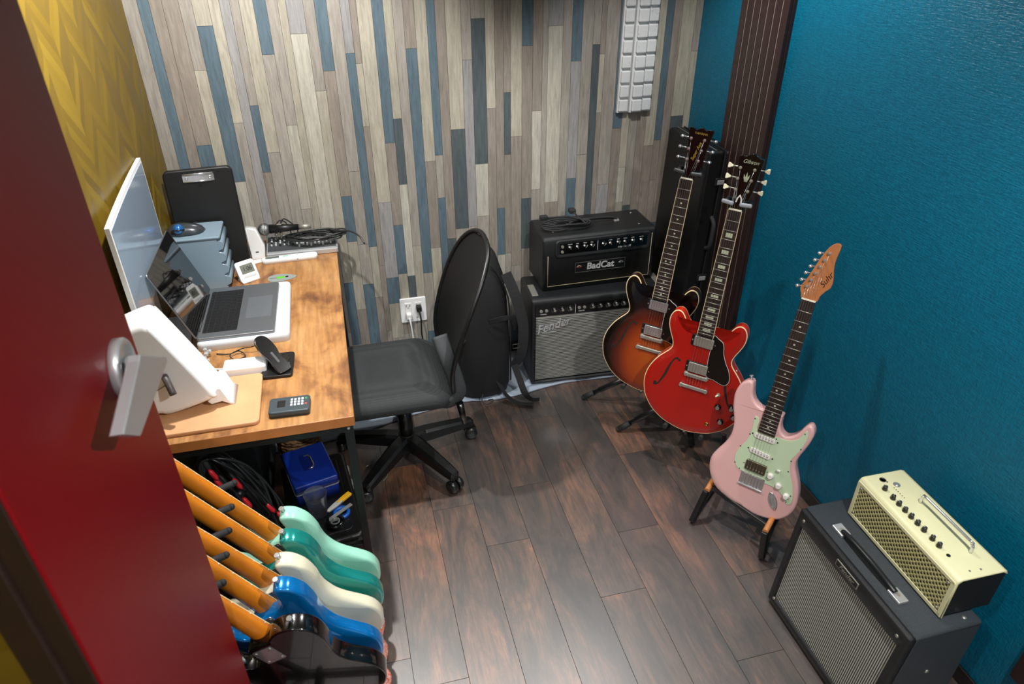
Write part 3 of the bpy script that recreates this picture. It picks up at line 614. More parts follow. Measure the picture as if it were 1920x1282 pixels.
# ---- two semi-hollow guitars
GUARD = [(29,174),(48,167),(64,158),(71,142),(77,114),(91,83),(105,61),(113,41),(117,20),(113,6),(104,-3),(89,-2),(64,6),(36,13),(30,60),(29,115)]
def semi_hollow(label, M_top, M_side, inlay, M_inl, cover, hs_pts, hs_mat, btn, btn_mat, post_mat, logo, burst):
    g = thing('semi_hollow_guitar', label, 'electric guitar', group=None)
    top = -17
    hollow_body(ES, top, 43, M_top, M_side, M_cream, g)
    zt = top+4.1
    b = MB(); b.prism(crv2(mm(GUARD), 3), (zt+4)/1000, (zt+6)/1000, rnd=.0005); pg = b.obj('pickguard', MAT('gloss_black_guard', '#080808', .12, coat=.5, var=.1), g)
    b = MB(); q = crv2(mm(GUARD), 3); qi = inset(q, -.0012); b.layers([[(x, y, (zt+3.9)/1000) for x, y in qi], [(x, y, (zt+5.4)/1000) for x, y in qi]]); b.obj('pickguard_edge', M_whitepk, pg)
    F = [(-77,46),(-88,44),(-98,26),(-106,0),(-112,-26),(-122,-53),(-134,-79),(-148,-84)]
    for sx in (-1, 1):
        ws = [5.5, 3.2, 3.0, 4.2, 4.8, 3.8, 2.8, 5.0]; L_, R_ = [], []
        P = [Vector((-sx*x, y, 0)) for x, y in F]
        for i, p in enumerate(P):
            tt = (P[min(i+1, 7)]-P[max(i-1, 0)]).normalized(); nn = Vector((-tt.y, tt.x, 0)); L_.append(p+nn*ws[i]); R_.append(p-nn*ws[i])
        o = crv2([(p.x/1000, p.y/1000) for p in L_+R_[::-1]], 3)
        b = MB(); b.prism(o, (top-2)/1000, (zt+.25)/1000)
        for (x, y, r_) in ((-72, 42, 5.5), (-144, -76, 6)): b.cyl((-sx*x/1000, y/1000, (top-2)/1000), (-sx*x/1000, y/1000, (zt+.25)/1000), r_/1000, n=16)
        b.obj('f_hole', MAT('f_hole_shade', '#1a0c06', .8, var=.2) if 'f_hole_shade' not in bpy.data.materials else bpy.data.materials['f_hole_shade'], g)  # solid dark inlay, its colour paints the shade inside the open hole
    humbucker(g, 140, zt+1, cover); humbucker(g, 33, zt+1, cover)
    b = MB(); b.bb((-.043, -.006, -.006), (.043, .008, .0005), bev=.002); br = b.obj('bridge', M_nickel, g)
    for sx in (-1, 1):
        b = MB(); b.cyl((sx*.037, .001, zt/1000), (sx*.037, .001, -.004), .004, n=14); b.cyl((sx*.037, .001, -.009), (sx*.037, .001, -.0065), .009, n=18); b.obj('bridge_post', M_nickel, br)
    for i in range(6):
        b = MB(); x = (-26+10.4*i)/1000; b.bb((x-.003, -.005, 0), (x+.003, .006, .0028), bev=.0008); b.obj('saddle', M_nickel, br)
    b = MB(); b.bb((-.046, -.056, -.010), (.046, -.042, -.002), bev=.0035, seg=3); tp = b.obj('stop_tailpiece', M_nickel, g)
    for sx in (-1, 1):
        b = MB(); b.cyl((sx*.046, -.049, zt/1000), (sx*.046, -.049, -.001), .0072, n=20); b.obj('tailpiece_stud', M_nickel, tp)
    for x, y in ((102, -98), (123, -154), (150, -88), (165, -120)):
        k = knob(MAT('black_knob', '#0b0b0b', .2, coat=.4, var=.1) if 'black_knob' not in bpy.data.materials else bpy.data.materials['black_knob'], g, x, y, zt, r=12, h=10)
        b = MB(); b.cyl((x/1000, y/1000, (zt+10)/1000), (x/1000, y/1000, (zt+12.2)/1000), .0072, n=20); b.obj('knob_cap', M_nickel, k)
    b = MB(); b.cyl((.093, -.049, zt/1000), (.093, -.049, (zt+3)/1000), .007, n=16); tg = b.obj('toggle_switch', M_nickel, g)
    b = MB(); b.cyl((.093, -.049, (zt+3)/1000), (.086, -.052, (zt+14)/1000), .0022, .0032, n=10); b.obj('toggle_tip', M_ivory, tg)
    b = MB(); b.lathe([(.008, 0), (.008, .002), (.004, .0025), (.0035, 0)], n=20, M=T(.078, -.184, zt/1000)); b.obj('output_jack', MAT('brass', '#a98f4d', .3, 1.0, var=.05) if 'brass' not in bpy.data.materials else bpy.data.materials['brass'], g)
    s = 628
    fb = fretboard(s, 42, 168, 56, 22, M_rose, g, inlay, M_inl, binding=M_cream)
    neck(s, 42, 180, 54, M_side, g, heel_d=30)
    b = MB(); b.prism(crv2(mm(hs_pts), 3), -.019, -.005, rnd=.001, mi=0); hs = b.obj('headstock', [hs_mat], g)
    TP = [(-17,694),(-18,729),(-19,764),(27,764),(24,729),(21,694)]; ST = [(-12,690),(-14,726),(-15,760),(24,760),(22,726),(18,690)]
    TL = [(-15,695),(-16,730),(-15,765)]; TR = [(30,765),(27,730),(24,695)]
    for x, y in TL: tuner(post_mat, btn_mat, g, x, y, -1, z=-5, blen=32, bz=-6, btn=btn)
    for x, y in TR: tuner(post_mat, btn_mat, g, x, y, 1, z=-5, blen=37, bz=-6, btn=btn)
    strings(s, g, -46, [(x, y) for x, y in TL+TR], zn=1.5)
    for nm, txt, sz, mt_, M_, kw in logo: text_obj(nm, txt, sz, mt_, hs, M_, depth=.0002, **kw)
    strap_button(g, (120, 50, -38), (1, .2, 0)); strap_button(g, (0, -246, -38), (0, -1, 0))
    return g, hs
M_cherry = MAT('cherry_red_lacquer', '#9c1006', 0.3, coat=.55, var=.06); M_cherry_s = MAT('cherry_side', '#c8260a', 0.3, coat=.6, var=.08)
t = NT('tobacco_sunburst'); tc = t.n('ShaderNodeTexCoord'); mp = t.n('ShaderNodeMapping'); mp.inputs['Location'].default_value = (0.0, 0.36, 0); mp.inputs['Scale'].default_value = (5.7, 3.9, 0); t.l(tc, 'Object', mp, 'Vector')
ln = t.n('ShaderNodeVectorMath'); ln.operation = 'LENGTH'; t.l(mp, 'Vector', ln, 0); r = t.ramp([(0.0, srgb('#a84a10')), (0.45, srgb('#8c3508')), (0.68, srgb('#54190a')), (0.88, srgb('#160a07')), (1.0, srgb('#0b0605'))]); t.l(ln, 'Value', r, 'Fac'); t.l(r, 'Color', t.b, 'Base Color'); t.b.inputs['Roughness'].default_value = .25; t.b.inputs['Coat Weight'].default_value = .6; t.b.inputs['Coat Roughness'].default_value = .05; M_burst = t.m
M_burst_s = MAT('dark_brown_side', '#2a1409', .28, coat=.6, var=.15)
HS_G = [(-20,629),(-16,645),(-15,672),(-17,712),(-22,760),(-27,796),(-20,803),(-10,802),(0,805),(10,811),(18,813),(26,810),(36,803),(47,801),(52,796),(49,770),(42,712),(34,674),(24,645),(22,629)]
HS_Y = [(-20,629),(-16,645),(-19,700),(-23,754),(-27,796),(-14,799),(-4,794),(6,799),(16,803),(28,796),(40,800),(54,797),(50,772),(43,727),(39,677),(24,643),(22,629)]
g, hs = semi_hollow('cherry red semi-hollow electric guitar hanging in front of the sunburst one', M_cherry, M_cherry_s, 'block', M_pearl, M_nickel, HS_G, M_gloss, 'tulip', M_ivory, M_nickel,
    [('headstock_logo', 'Gibson', .0165, M_pearl, T(.013, .787, -.0048), dict(shear=.3, sx=1.05))], False)
b = MB()   # crown inlay
for dx, h_, a in ((-6, 24, 18), (0, 30, 0), (6, 24, -18)): b.prism([(x, y) for x, y in [(-.0018, 0), (.0018, 0), (.0030, h_/2000), (0, h_/1000), (-.0030, h_/2000)]], -.0052, -.0047, M=T((10+dx*.3)/1000, .725, 0) @ RZ(a))
b.prism(rrect(.010, .004, .001, 3, .010, .726), -.0052, -.0047); b.obj('crown_inlay', M_pearl, hs)
b = MB(); b.prism([(x/1000, y/1000) for x, y in [(-6,655),(-5,668),(4,682),(13,668),(14,655),(10,655),(8,668),(4,675),(0,668),(-2,655)]], -.0052, -.0040); b.obj('truss_rod_cover', M_whitepk, hs)
place(g, (1.1677, 1.8885, 0.4341), [[0.7395, 0.1084, -0.6644], [-0.672, 0.0595, -0.7382], [-0.0405, 0.9923, 0.1169]], -245); G_RED = g
g, hs = semi_hollow('brown sunburst semi-hollow electric guitar with black edges beside the stacked amplifiers', M_burst, M_burst_s, 'dot', M_pearl, M_chrome, HS_Y, M_gloss, 'metal', M_chrome, M_chrome,
    [('headstock_logo', 'YAMAHA', .0105, M_gold, T(.015, .784, -.0048), {}), ('headstock_script', 'Super Axe', .0150, M_gold, T(.011, .725, -.0048) @ RZ(74), dict(shear=.3))], True)
place(g, (1.0834, 2.1063, 0.4791), [[0.775, 0.1126, -0.6219], [-0.628, 0.0275, -0.7777], [-0.0705, 0.9933, 0.092]], -245); G_SB = g

# ---- stands under them
def gp(root, x, y, z, vb=-245):
    return root.matrix_world @ Vector((x/1000, (y-vb)/1000, z/1000))
def yoke_stand(label, G, feet, neckc, M_yoke):
    """tripod with tube, neck yoke and two body rests, standing behind the guitar G"""
    c = Vector((sum(f[0] for f in feet)/3, sum(f[1] for f in feet)/3, 0))
    st = thing('guitar_stand', label, 'guitar stand', c)
    L = lambda p: Vector(p)-c
    nb = L(gp(G, 0, 640, -62)); nt = L(gp(G, 0, 655, -58)); hub = Vector((nb.x*.35+0.0, nb.y*.35, .33))
    b = MB(); b.cyl((hub.x, hub.y, .22), hub, .016, n=20); b.cyl(hub, nt, .0115, n=20); b.cyl(hub+(nt-hub)*.45, hub+(nt-hub)*.5, .017, n=20); b.obj('upright_tube', M_bmetal, st)
    b = MB(); b.cyl((hub.x, hub.y, .19), (hub.x, hub.y, .25), .023, n=20); b.obj('tripod_collar', M_black, st)
    for f in feet:
        e = L((f[0], f[1], .012)); a0 = Vector((hub.x, hub.y, .215)); d = (e-a0).normalized()
        b = MB(); b.cyl(a0, e-d*.05, .0095, n=16); b.cyl(a0+(e-a0)*.28, a0+(e-a0)*.74, .0125, n=16); lg = b.obj('leg', M_bmetal, st)
        b = MB(); b.cyl(e-d*.055, e+d*.0, .0125, n=16); b.sph(e, .0135, n=12, sc=(1, 1, .8)); b.obj('rubber_foot', M_rubber, lg)
        b = MB(); mid = a0+(e-a0)*.45; b.cyl((hub.x, hub.y, .12), mid, .005, n=8); b.obj('brace', M_bmetal, st) if f == feet[0] else b.obj('brace', M_bmetal, st)
    # yoke arms either side of the neck below the headstock
    b = MB(); q0 = L(gp(G, -34, 652, -50)); q1 = L(gp(G, 38, 652, -50)); b.cyl(q0, q1, .007, n=14); b.cyl(L(gp(G, 0, 640, -62)), L(gp(G, 0, 656, -46)), .012, n=16); yk = b.obj('neck_yoke', M_bmetal, st)
    for x0, x1 in ((-36, -19), (40, 22)):
        b = MB(); b.cyl(L(gp(G, x0, 652, -52)), L(gp(G, x0, 652, 8)), .0075, n=14); b.obj('yoke_arm', M_rubber, yk)
        R_ = G.matrix_world.to_3x3().to_4x4(); p = L(gp(G, (x0+x1)/2, 654, 11)); b = MB(); b.box((0, 0, 0), (.040, .0135, .011), M=T(*p) @ R_ @ RZ(-6 if x0 < 0 else 4), bev=.005, seg=3); b.obj('yoke_gate', M_yoke, yk)
    # body rests
    b = MB(); lo = L(gp(G, 0, -262, -36)); b.cyl((hub.x, hub.y, .24), lo, .008, n=12); b.cyl(L(gp(G, -70, -246, -62)), L(gp(G, 70, -246, -62)), .008, n=12); b.cyl((hub.x, hub.y, .24), L(gp(G, 0, -246, -62)), .009, n=12); cr = b.obj('rest_frame', M_bmetal, st)
    for sx in (-70, 70):
        b = MB(); b.cyl(L(gp(G, sx, -247, -62)), L(gp(G, sx, -247, -2)), .009, n=14); b.obj('rest_arm', M_rubber, cr)
    return st
M_ygrey = MAT('grey_rubber_gate', '#8d9099', .5, bump=(200, .05)); M_ydark = MAT('dark_grey_gate', '#33373c', .5, bump=(200, .05))
yoke_stand('black tripod stand holding up the brown sunburst guitar', G_SB, [(0.942, 2.409), (1.30, 2.46), (1.22, 2.13)], None, M_ydark)
yoke_stand('black tripod stand holding up the cherry red guitar', G_RED, [(1.01, 2.157), (1.264, 1.992), (1.42, 2.22)], None, M_ygrey)
# low A-frame stand with wooden arms under the pink guitar
c = Vector((1.24, 1.54, 0)); st = thing('guitar_stand', 'low folding stand with black legs and wooden arms under the pink guitar', 'guitar stand', c)
L = lambda p: Vector(p)-c
M_wood = MAT('oiled_beech_arm', '#b9743c', .45, bump=(90, .08), var=.12)
P_ = G_PINK.matrix_world
def pk(x, y, z): return P_ @ Vector((x/1000, (y+136)/1000, z/1000))
def bar(b, p, q, w_, h_, up=(0, 0, 1), bev=.003):
    p, q = Vector(p), Vector(q); z = (q-p).normalized(); x = Vector(up).cross(z).normalized(); y = z.cross(x); M_ = frame((p+q)/2, x, y, z); b.box((0, 0, 0), (w_, h_, (q-p).length), M=M_, bev=bev)
sideA = dict(foot=(1.073, 1.602, .008), joint=(1.125, 1.625, .125), arm=(1.22, 1.72, .102), rear=(1.26, 1.76, .008))
sideB = dict(foot=(1.228, 1.391, .008), joint=(1.222, 1.400, .125), arm=(1.37, 1.53, .102), rear=(1.40, 1.56, .008))
for S_ in (sideA, sideB):
    b = MB(); bar(b, L(S_['foot']), L(S_['joint']), .019, .022); b.obj('front_leg', M_bmetal, st)
    b = MB(); mid = Vector(S_['joint'])+(Vector(S_['arm'])-Vector(S_['joint']))*.5; b.cyl(L(S_['joint']), L(S_['arm']), .0095, n=14); b.obj('wooden_arm', M_wood, st)
    b = MB(); bar(b, L(S_['arm']), L(S_['rear']), .016, .018); b.obj('rear_leg', M_bmetal, st)
    b = MB(); q = Vector(S_['arm']); bar(b, L(q), L(q+Vector((.02, .03, .16))), .016, .014); b.obj('back_rest', M_bmetal, st)
    b = MB(); bar(b, L(Vector(S_['foot'])+Vector((.004, .004, 0))), L(Vector(S_['rear'])), .010, .012, bev=.002); b.obj('foot_rail', M_bmetal, st)
b = MB(); bar(b, L(Vector(sideA['joint'])+Vector((.03, .03, -.012))), L(Vector(sideB['joint'])+Vector((.03, .03, -.012))), .012, .016); b.obj('cross_bar', M_bmetal, st)
b = MB(); bar(b, L(Vector(sideA['arm'])), L(Vector(sideB['arm'])), .012, .014); b.obj('cross_bar', M_bmetal, st)
# ================================================================ amplifiers
M_label = MAT('white_print', '#d9d9d6', .5, var=.03); M_skirt = MAT('amp_knob_skirt', '#131313', .35, coat=.3, var=.1); M_dblk = MAT('matte_black_panel', '#0a0a0b', .4, bump=(300, .05))
M_piping = MAT('cream_piping', '#a3987a', .5, var=.1)
def skirt_knob(parent, p, r, ticks=True, N='y', h=.011, cap=True, M=None):
    b = MB(); M_ = (M if M is not None else T(*p) @ RX(90))
    b.lathe([(r, 0), (r, .0025), (r*.62, .0035), (r*.55, h), (r*.45, h+.001)], n=24, M=M_); k = b.obj('control_knob', M_skirt, parent)
    if cap:
        b = MB(); b.cyl((0, 0, h), (0, 0, h+.0014), r*.36, n=18, M=M_); b.obj('knob_cap', M_nickel, k)
    if ticks:
        b = MB()
        for i in range(11):
            a = math.radians(-60+30*i); b.box((r*.83, 0, .0026), (r*.22, r*.07, .0004), M=M_ @ Matrix.Rotation(a, 4, 'Z'))
        b.obj('dial_marks', M_label, k)
    return k
# --- combo amplifier with silver grille, behind the guitars
Wd, Hd, Dd = 0.622, 0.440, 0.235
a = thing('guitar_amplifier', 'black combo amplifier with silver grille cloth and a script badge under the smaller head', 'amplifier', (0.733, 2.557, 0.0105), rz=math.radians(-3))
b = MB(); th = .019
b.prism(rrect(Wd, Hd, .012, 4, Wd/2, Hd/2), 0.03, Dd, M=frame((0, 0, .004), (1, 0, 0), (0, 0, 1), (0, 1, 0)))
b.obj('cabinet', M_tolex, a)
b = MB(); o = rrect(Wd, Hd, .012, 4, Wd/2, Hd/2); oi = rrect(Wd-2*th, Hd-.045, .004, 4, Wd/2, Hd/2-.012)
Mf = frame((0, 0, .004), (1, 0, 0), (0, 0, 1), (0, 1, 0))
b.layers([[(x, y, .03) for x, y in o], [(x, y, .006) for x, y in o], [(x*1, y, .0) for x, y in inset(o, .005)], [(x, y, 0) for x, y in oi], [(x, y, .03) for x, y in oi]], caps=(False, False), M=Mf); b.obj('front_rim', M_tolex, a)
b = MB(); b.bb((th+.002, .010, Hd-.085), (Wd-th-.002, .03, Hd-.022)); pn = b.obj('control_panel', M_dblk, a)
b = MB(); b.bb((th+.002, .008, .022), (Wd-th-.002, .03, Hd-.088), bev=.004); gc = b.obj('grille_cloth', M_gr1, a)
b = MB(); b.bb((th+.002, .0075, Hd-.0885), (Wd-th-.002, .012, Hd-.0850)); b.obj('silver_trim', M_nickel, a)
kz = Hd-.054
for x in (.044, .068): 
    b = MB(); b.cyl((x, .010, kz), (x, .004, kz), .0072, n=18); b.cyl((x, .0045, kz), (x, .0035, kz), .0035, n=12); b.obj('input_jack', M_nickel, pn)
for x in (.104, .140, .176): skirt_knob(pn, (x, .010, kz), .0155)
b = MB(); b.bb((.199, .0085, kz-.028), (.2005, .0105, kz+.028)); b.obj('divider_line', M_label, pn)
for x in (.216, .240):
    b = MB(); b.cyl((x, .010, kz), (x, .004, kz), .0072, n=18); b.obj('input_jack', M_nickel, pn)
for x in (.279, .315, .351, .387, .423, .459): skirt_knob(pn, (x, .010, kz), .0155)
b = MB(); b.lathe([(.009, 0), (.009, .003), (.006, .008), (.002, .010)], n=16, M=T(.53, .010, kz) @ RX(90)); b.obj('pilot_lamp', MAT('red_jewel', '#8a0d10', .15, coat=1, var=.1), pn)
for x, tx in ((.056, 'NORMAL'), (.228, 'VIBRATO')): text_obj('panel_lettering', tx, .0068, M_label, pn, T(x, .0096, kz-.019) @ RX(90), depth=.0002, bold=.0001)
for i, x in enumerate((.104, .140, .176, .279, .315, .351, .387, .423, .459)):
    text_obj('panel_lettering', ('VOLUME', 'TREBLE', 'BASS', 'VOLUME', 'TREBLE', 'BASS', 'REVERB', 'SPEED', 'INTENSITY')[i], .0045, M_label, pn, T(x, .0096, kz+.0215) @ RX(90), depth=.0002)
bd = text_obj('script_badge', 'Fender', .058, M_chrome, gc, T(.098, .006, Hd-.133) @ RX(90) @ RZ(14), depth=.0015, shear=.45, bold=.0006, sx=.95)
b = MB(); b.bb((.053, .0055, Hd-.1665), (.115, .0075, Hd-.1650), bev=.0004); b.obj('badge_underline', M_chrome, gc)
b = MB(); b.bb((.012, .045, Hd+.0035), (.040, .150, Hd+.0055), bev=.001); b.obj('top_plate', M_nickel, a)
b = MB(); b.bb((Wd-.040, .045, Hd+.0035), (Wd-.012, .150, Hd+.0055), bev=.001); b.obj('top_plate', M_nickel, a)
for x in (.03, Wd-.03):
    for y in (.04, .2):
        b = MB(); b.cyl((x, y, -.0095), (x, y, .006), .011, n=14); b.obj('rubber_foot', M_rubber, a)
# --- amplifier head on top
Wh, Hh, Dh = 0.520, 0.248, 0.222
a = thing('amplifier_head', 'black amplifier head with a lettered name plate stacked on the silver-grille combo', 'amplifier', (0.801, 2.628, 0.4572), rz=math.radians(0.5))
def cabinet_profile(b, W, H, D, r, topround=.018, M=None):
    # profile in y-z with rounded top front edge
    P = [(0, 0), (D, 0), (D, H-.010), (D-.003, H-.003), (D-.010, H)] + [(topround-topround*math.sin(math.radians(q)), H-topround+topround*math.cos(math.radians(q))) for q in (0, 22, 45, 67, 90)]
    rings = []
    for x, ins in ((0, r), (.0012, r*.6), (r*.6, .0012), (r, 0), (W-r, 0), (W-r*.6, .0012), (W-.0012, r*.6), (W, r)):
        q = inset(P, ins); rings.append([(x, y, z) for y, z in q])
    b.layers(rings, M=M)
b = MB(); cabinet_profile(b, Wh, Hh, Dh, .012); b.obj('cabinet', M_tolex, a)
# recessed control bay: lighter lip and dark panel on the upper front
Mh = frame((0, 0, 0), (1, 0, 0), (0, 0, 1), (0, -1, 0))
o = rrect(.425, .066, .012, 5, .275, .192); oi = rrect(.405, .050, .006, 5, .275, .192)
b = MB(); b.layers([[(x, y, -.001) for x, y in inset(o, -.012)], [(x, y, .004) for x, y in inset(o, -.006)], [(x, y, .0045) for x, y in o], [(x, y, .0005) for x, y in oi]], M=Mh); bay = b.obj('control_bay', M_tolex, a)
b = MB(); b.prism(rrect(.403, .048, .005, 4, .275, .192), .0006, .0012, M=Mh); pn = b.obj('control_panel', MAT('gloss_panel', '#08090a', .2, coat=.5, var=.1), a)
for z in (.204, .180):
    b = MB(); b.cyl((.085, -.001, z), (.085, -.006, z), .0062, n=16); b.obj('input_jack', M_nickel, pn)
for x in (.119, .153, .187, .219, .272, .305, .340, .372, .408, .448):
    kk = MB(); M_ = T(x, -.0012, .193) @ RX(90) @ RZ(random.uniform(-70, 70)); kk.lathe([(.0125, 0), (.0115, .003), (.0085, .0045), (.0078, .013)], n=20, M=M_); k = kk.obj('control_knob', M_gloss, pn)
    kk = MB(); kk.box((0, .006, .0105), (.0022, .014, .006), M=M_, bev=.0004); kk.obj('pointer', M_nickel, k)
for x, tx in ((.119, 'VOLUME'), (.153, 'BASS'), (.187, 'TREBLE'), (.219, 'BRILL'), (.305, 'GAIN'), (.340, 'BASS'), (.372, 'TREBLE'), (.408, 'LEVEL'), (.448, 'MASTER')):
    text_obj('panel_lettering', tx, .0052, M_label, pn, T(x, -.0014, .2105) @ RX(90), depth=.0002)
text_obj('panel_script', 'Hot Cat 30', .013, M_label, pn, T(.37, -.0014, .1735) @ RX(90), depth=.0002, shear=.35)
b = MB(); b.bb((.245, -.0016, .170), (.2465, -.0010, .214)); b.obj('divider_line', M_label, pn)
b = MB()
b.tube([(.022, -.0012, .165), (.022, -.0012, .020), (.498, -.0012, .020), (.498, -.0012, .222)], .0013, n=6); b.obj('front_piping', M_piping, a)
b = MB(); b.box((.262, -.003, .098), (.236, .005, .050), bev=.001); pl = b.obj('name_plate', M_dblk, a)
b = MB()
for x0, x1, z0, z1 in ((.146, .378, .0745, .0752), (.146, .378, .1208, .1215), (.146, .1467, .0745, .1215), (.3773, .378, .0745, .1215)): b.bb((x0, -.0062, z0), (x1, -.0054, z1))
b.obj('plate_edge', M_nickel, pl)
text_obj('name_lettering', 'BadCat', .043, MAT('brushed_letters', '#b5b5b2', .5, .3, var=.05), pl, T(.262, -.0058, .0985) @ RX(90), depth=.0006, bold=.0011, shear=.08, sx=1.0)
for sx, mt_ in ((-1, MAT('eye_red', '#7e3a35', .5, var=.1)), (1, MAT('eye_grey', '#77777a', .5, var=.1))):
    b = MB(); b.sph((.262+sx*.098, -.0057, .101), .008, n=16, sc=(1.25, .08, .62)); ey = b.obj('cat_eye', mt_, pl)
    b = MB(); b.sph((.262+sx*.098, -.0061, .101), .0042, n=12, sc=(.7, .12, 1.0)); b.obj('cat_pupil', M_dblk, ey)
    b = MB(); b.tube([(.262+sx*(.098+q*.013), -.0060, .101+.0085*(1-q*q)-.002) for q in (-1, -.6, -.2, .2, .6, 1)], .0008, n=5, sub=2); b.obj('cat_brow', M_nickel, ey)
b = MB(); b.tube([(.150, .11, Hh+.006), (.165, .11, Hh+.016), (.22, .11, Hh+.021), (.30, .11, Hh+.021), (.355, .11, Hh+.016), (.370, .11, Hh+.006)], .009, n=10, sub=4, flat=.6); hd = b.obj('handle', M_rubber, a)
for x in (.150, .370):
    b = MB(); b.box((x, .11, Hh+.004), (.024, .026, .010), bev=.003); b.obj('handle_cap', M_nickel, hd)
for x, y in ((.04, .04), (.48, .04), (.04, .18), (.48, .18)):
    b = MB(); b.cyl((x, y, -.0095), (x, y, .002), .012, n=14); b.obj('rubber_foot', M_rubber, a)
for x, y in ((.47, .18), (.455, .05), (.06, .06)):
    b = MB(); b.cyl((x, y, Hh-.001), (x, y, Hh+.0014), .0045, n=12); b.obj('top_screw', M_nickel, a)
# coiled power cable on the head
q = thing('power_cable', 'black power cable coiled loosely on top of the amplifier head', 'cable', (0.93, 2.72, 0.7125))
b = MB(); P = []
for i in range(60):
    a_ = i*.42; rr_ = .075+.016*math.sin(i*.9); P.append((-.005+rr_*1.25*math.cos(a_), -.01+rr_*.52*math.sin(a_), .004+.0045*(i/12)+.004*math.sin(i*1.7)))
b.tube(P, .0038, n=7, sub=3); b.obj('cable_loop', M_rubber, q)
b = MB(); b.tube([P[-1], (.02, .02, .035), (-.04, .045, .028), (-.07, .055, .024)], .0038, n=7, sub=4); b.box((-.085, .058, .026), (.036, .024, .020), bev=.005, M=Matrix.Identity(4)); b.obj('connector', M_rubber, q)
b = MB(); b.tube([P[-2], (.05, .03, .04), (.045, .05, .048)], .0038, n=7, sub=4); b.box((.043, .055, .047), (.030, .034, .020), bev=.006); b.obj('mains_plug', M_rubber, q)

# --- extension cabinet at the right, grille facing the room
Wc, Hc, Dc = .457, .400, .222   # along -y, height, along +x
a = thing('speaker_cabinet', 'charcoal amplifier cabinet with pale striped grille in the front right corner of the floor', 'amplifier', (1.170, 1.2445, 0))
MX = frame((0, 0, .004), (0, -1, 0), (0, 0, 1), (1, 0, 0))     # local x: along the front, y: up, z: depth into the wall
MXi = MX @ RX(4.0)
P = [(0, 0), (Dc+.010, 0), (Dc+.010, Hc-.008), (Dc+.002, Hc), (.046, Hc), (.036, Hc-.002), (.030, Hc-.010)]
b = MB(); rings = []
for x, ins in ((0, .010), (.003, .004), (.010, 0), (Wc-.010, 0), (Wc-.003, .004), (Wc, .010)):
    rings.append([(y, -x, z+.004) for y, z in inset(P, ins)])
b.layers(rings); b.obj('cabinet', M_tolex_g, a)
ang = math.degrees(math.atan2(.030, Hc)); MF = T(0, 0, .004) @ frame((0, 0, 0), (0, -1, 0), (math.sin(math.radians(ang)), 0, math.cos(math.radians(ang))), (-math.cos(math.radians(ang)), 0, math.sin(math.radians(ang))))
# front rim (dark) and recessed grille
o = rrect(Wc-.002, Hc-.006, .010, 4, Wc/2, Hc/2); oi = rrect(Wc-.050, Hc-.085, .003, 4, Wc/2, Hc/2-.010)
b = MB(); b.layers([[(x, y, -.010) for x, y in o], [(x, y, .008) for x, y in o], [(x, y, .013) for x, y in inset(o, .006)], [(x, y, .013) for x, y in oi], [(x, y, .001) for x, y in oi]], caps=(True, False), M=MF); b.obj('front_rim', M_tolex, a)
b = MB(); b.prism(rrect(Wc-.050, Hc-.085, .003, 4, Wc/2, Hc/2-.010), .0005, .0055, M=MF); gc = b.obj('grille_cloth', M_gr2, a)
b = MB(); b.prism(rrect(.090, .021, .002, 4, Wc*.5, Hc-.050+.022), .012, .0155, M=MF, rnd=.001); pl = b.obj('name_plate', M_nickel, a)
b = MB(); b.prism(rrect(.085, .0165, .001, 4, Wc*.5, Hc-.050+.022), .0152, .0160, M=MF); b.obj('plate_panel', M_dblk, pl)
text_obj('name_lettering', 'Fender', .0165, M_nickel, pl, MF @ T(Wc*.5, Hc-.028, .0162), depth=.0004, shear=.3, sx=1.25)
for x, y in ((.030, Hc-.03), (Wc-.035, Hc-.03), (.030, .032), (Wc-.035, .032)):
    b = MB(); b.sph((x, y, .013), .0052, n=12, sc=(1, 1, .5), M=MF); b.obj('front_bolt', M_nickel, a)
b = MB(); hx0 = .070
pts = [(hx0, -Wc*.27, Hc+.010), (hx0-.004, -Wc*.36, Hc+.020), (hx0-.006, -Wc*.48, Hc+.024), (hx0-.006, -Wc*.56, Hc+.024), (hx0-.004, -Wc*.67, Hc+.018), (hx0, -Wc*.73, Hc+.010)]
b.tube(pts, .0085, n=12, sub=4, flat=1.3); hd = b.obj('handle', MAT('black_handle_strap', '#15191c', .35, bump=(150, .1)), a)
for y in (-Wc*.25, -Wc*.75):
    b = MB(); b.box((hx0, y, Hc+.0085), (.030, .044, .009), bev=.002); cp = b.obj('handle_cap', M_steel, hd)
    b = MB(); b.cyl((hx0, y, Hc+.0125), (hx0, y, Hc+.0145), .005, n=14); b.obj('cap_screw', M_nickel, cp)
for x, y, z in ((.19, -Wc+.022, Hc+.003), (.19, -.022, Hc+.003), (.12, -Wc-.0005, .24), (.12, -Wc-.0005, .08)):
    b = MB(); b.sph((x, y, z), .006, n=12, sc=(1, 1, .5) if z > .3 else (1, .5, 1)); b.obj('cabinet_bolt', M_nickel, a)
for x in (.04, .19):
    for y in (-.04, -Wc+.04):
        b = MB(); b.cyl((x, y, 0), (x, y, .008), .012, n=14); b.obj('rubber_foot', M_rubber, a)
# --- cream desktop amplifier on top
M_crm = MAT('cream_lacquer', '#dcd9ae', .38, coat=.2, var=.02); M_crm2 = MAT('cream_mesh', '#c2bc84', .4, .2, var=.05)
Wt, Dt, Ht = .368, .142, .138
a = thing('desktop_amplifier', 'small cream amplifier with perforated front and chrome bar handle on the charcoal cabinet', 'amplifier', (1.306, 1.187, .4075), rz=math.radians(-1.0))
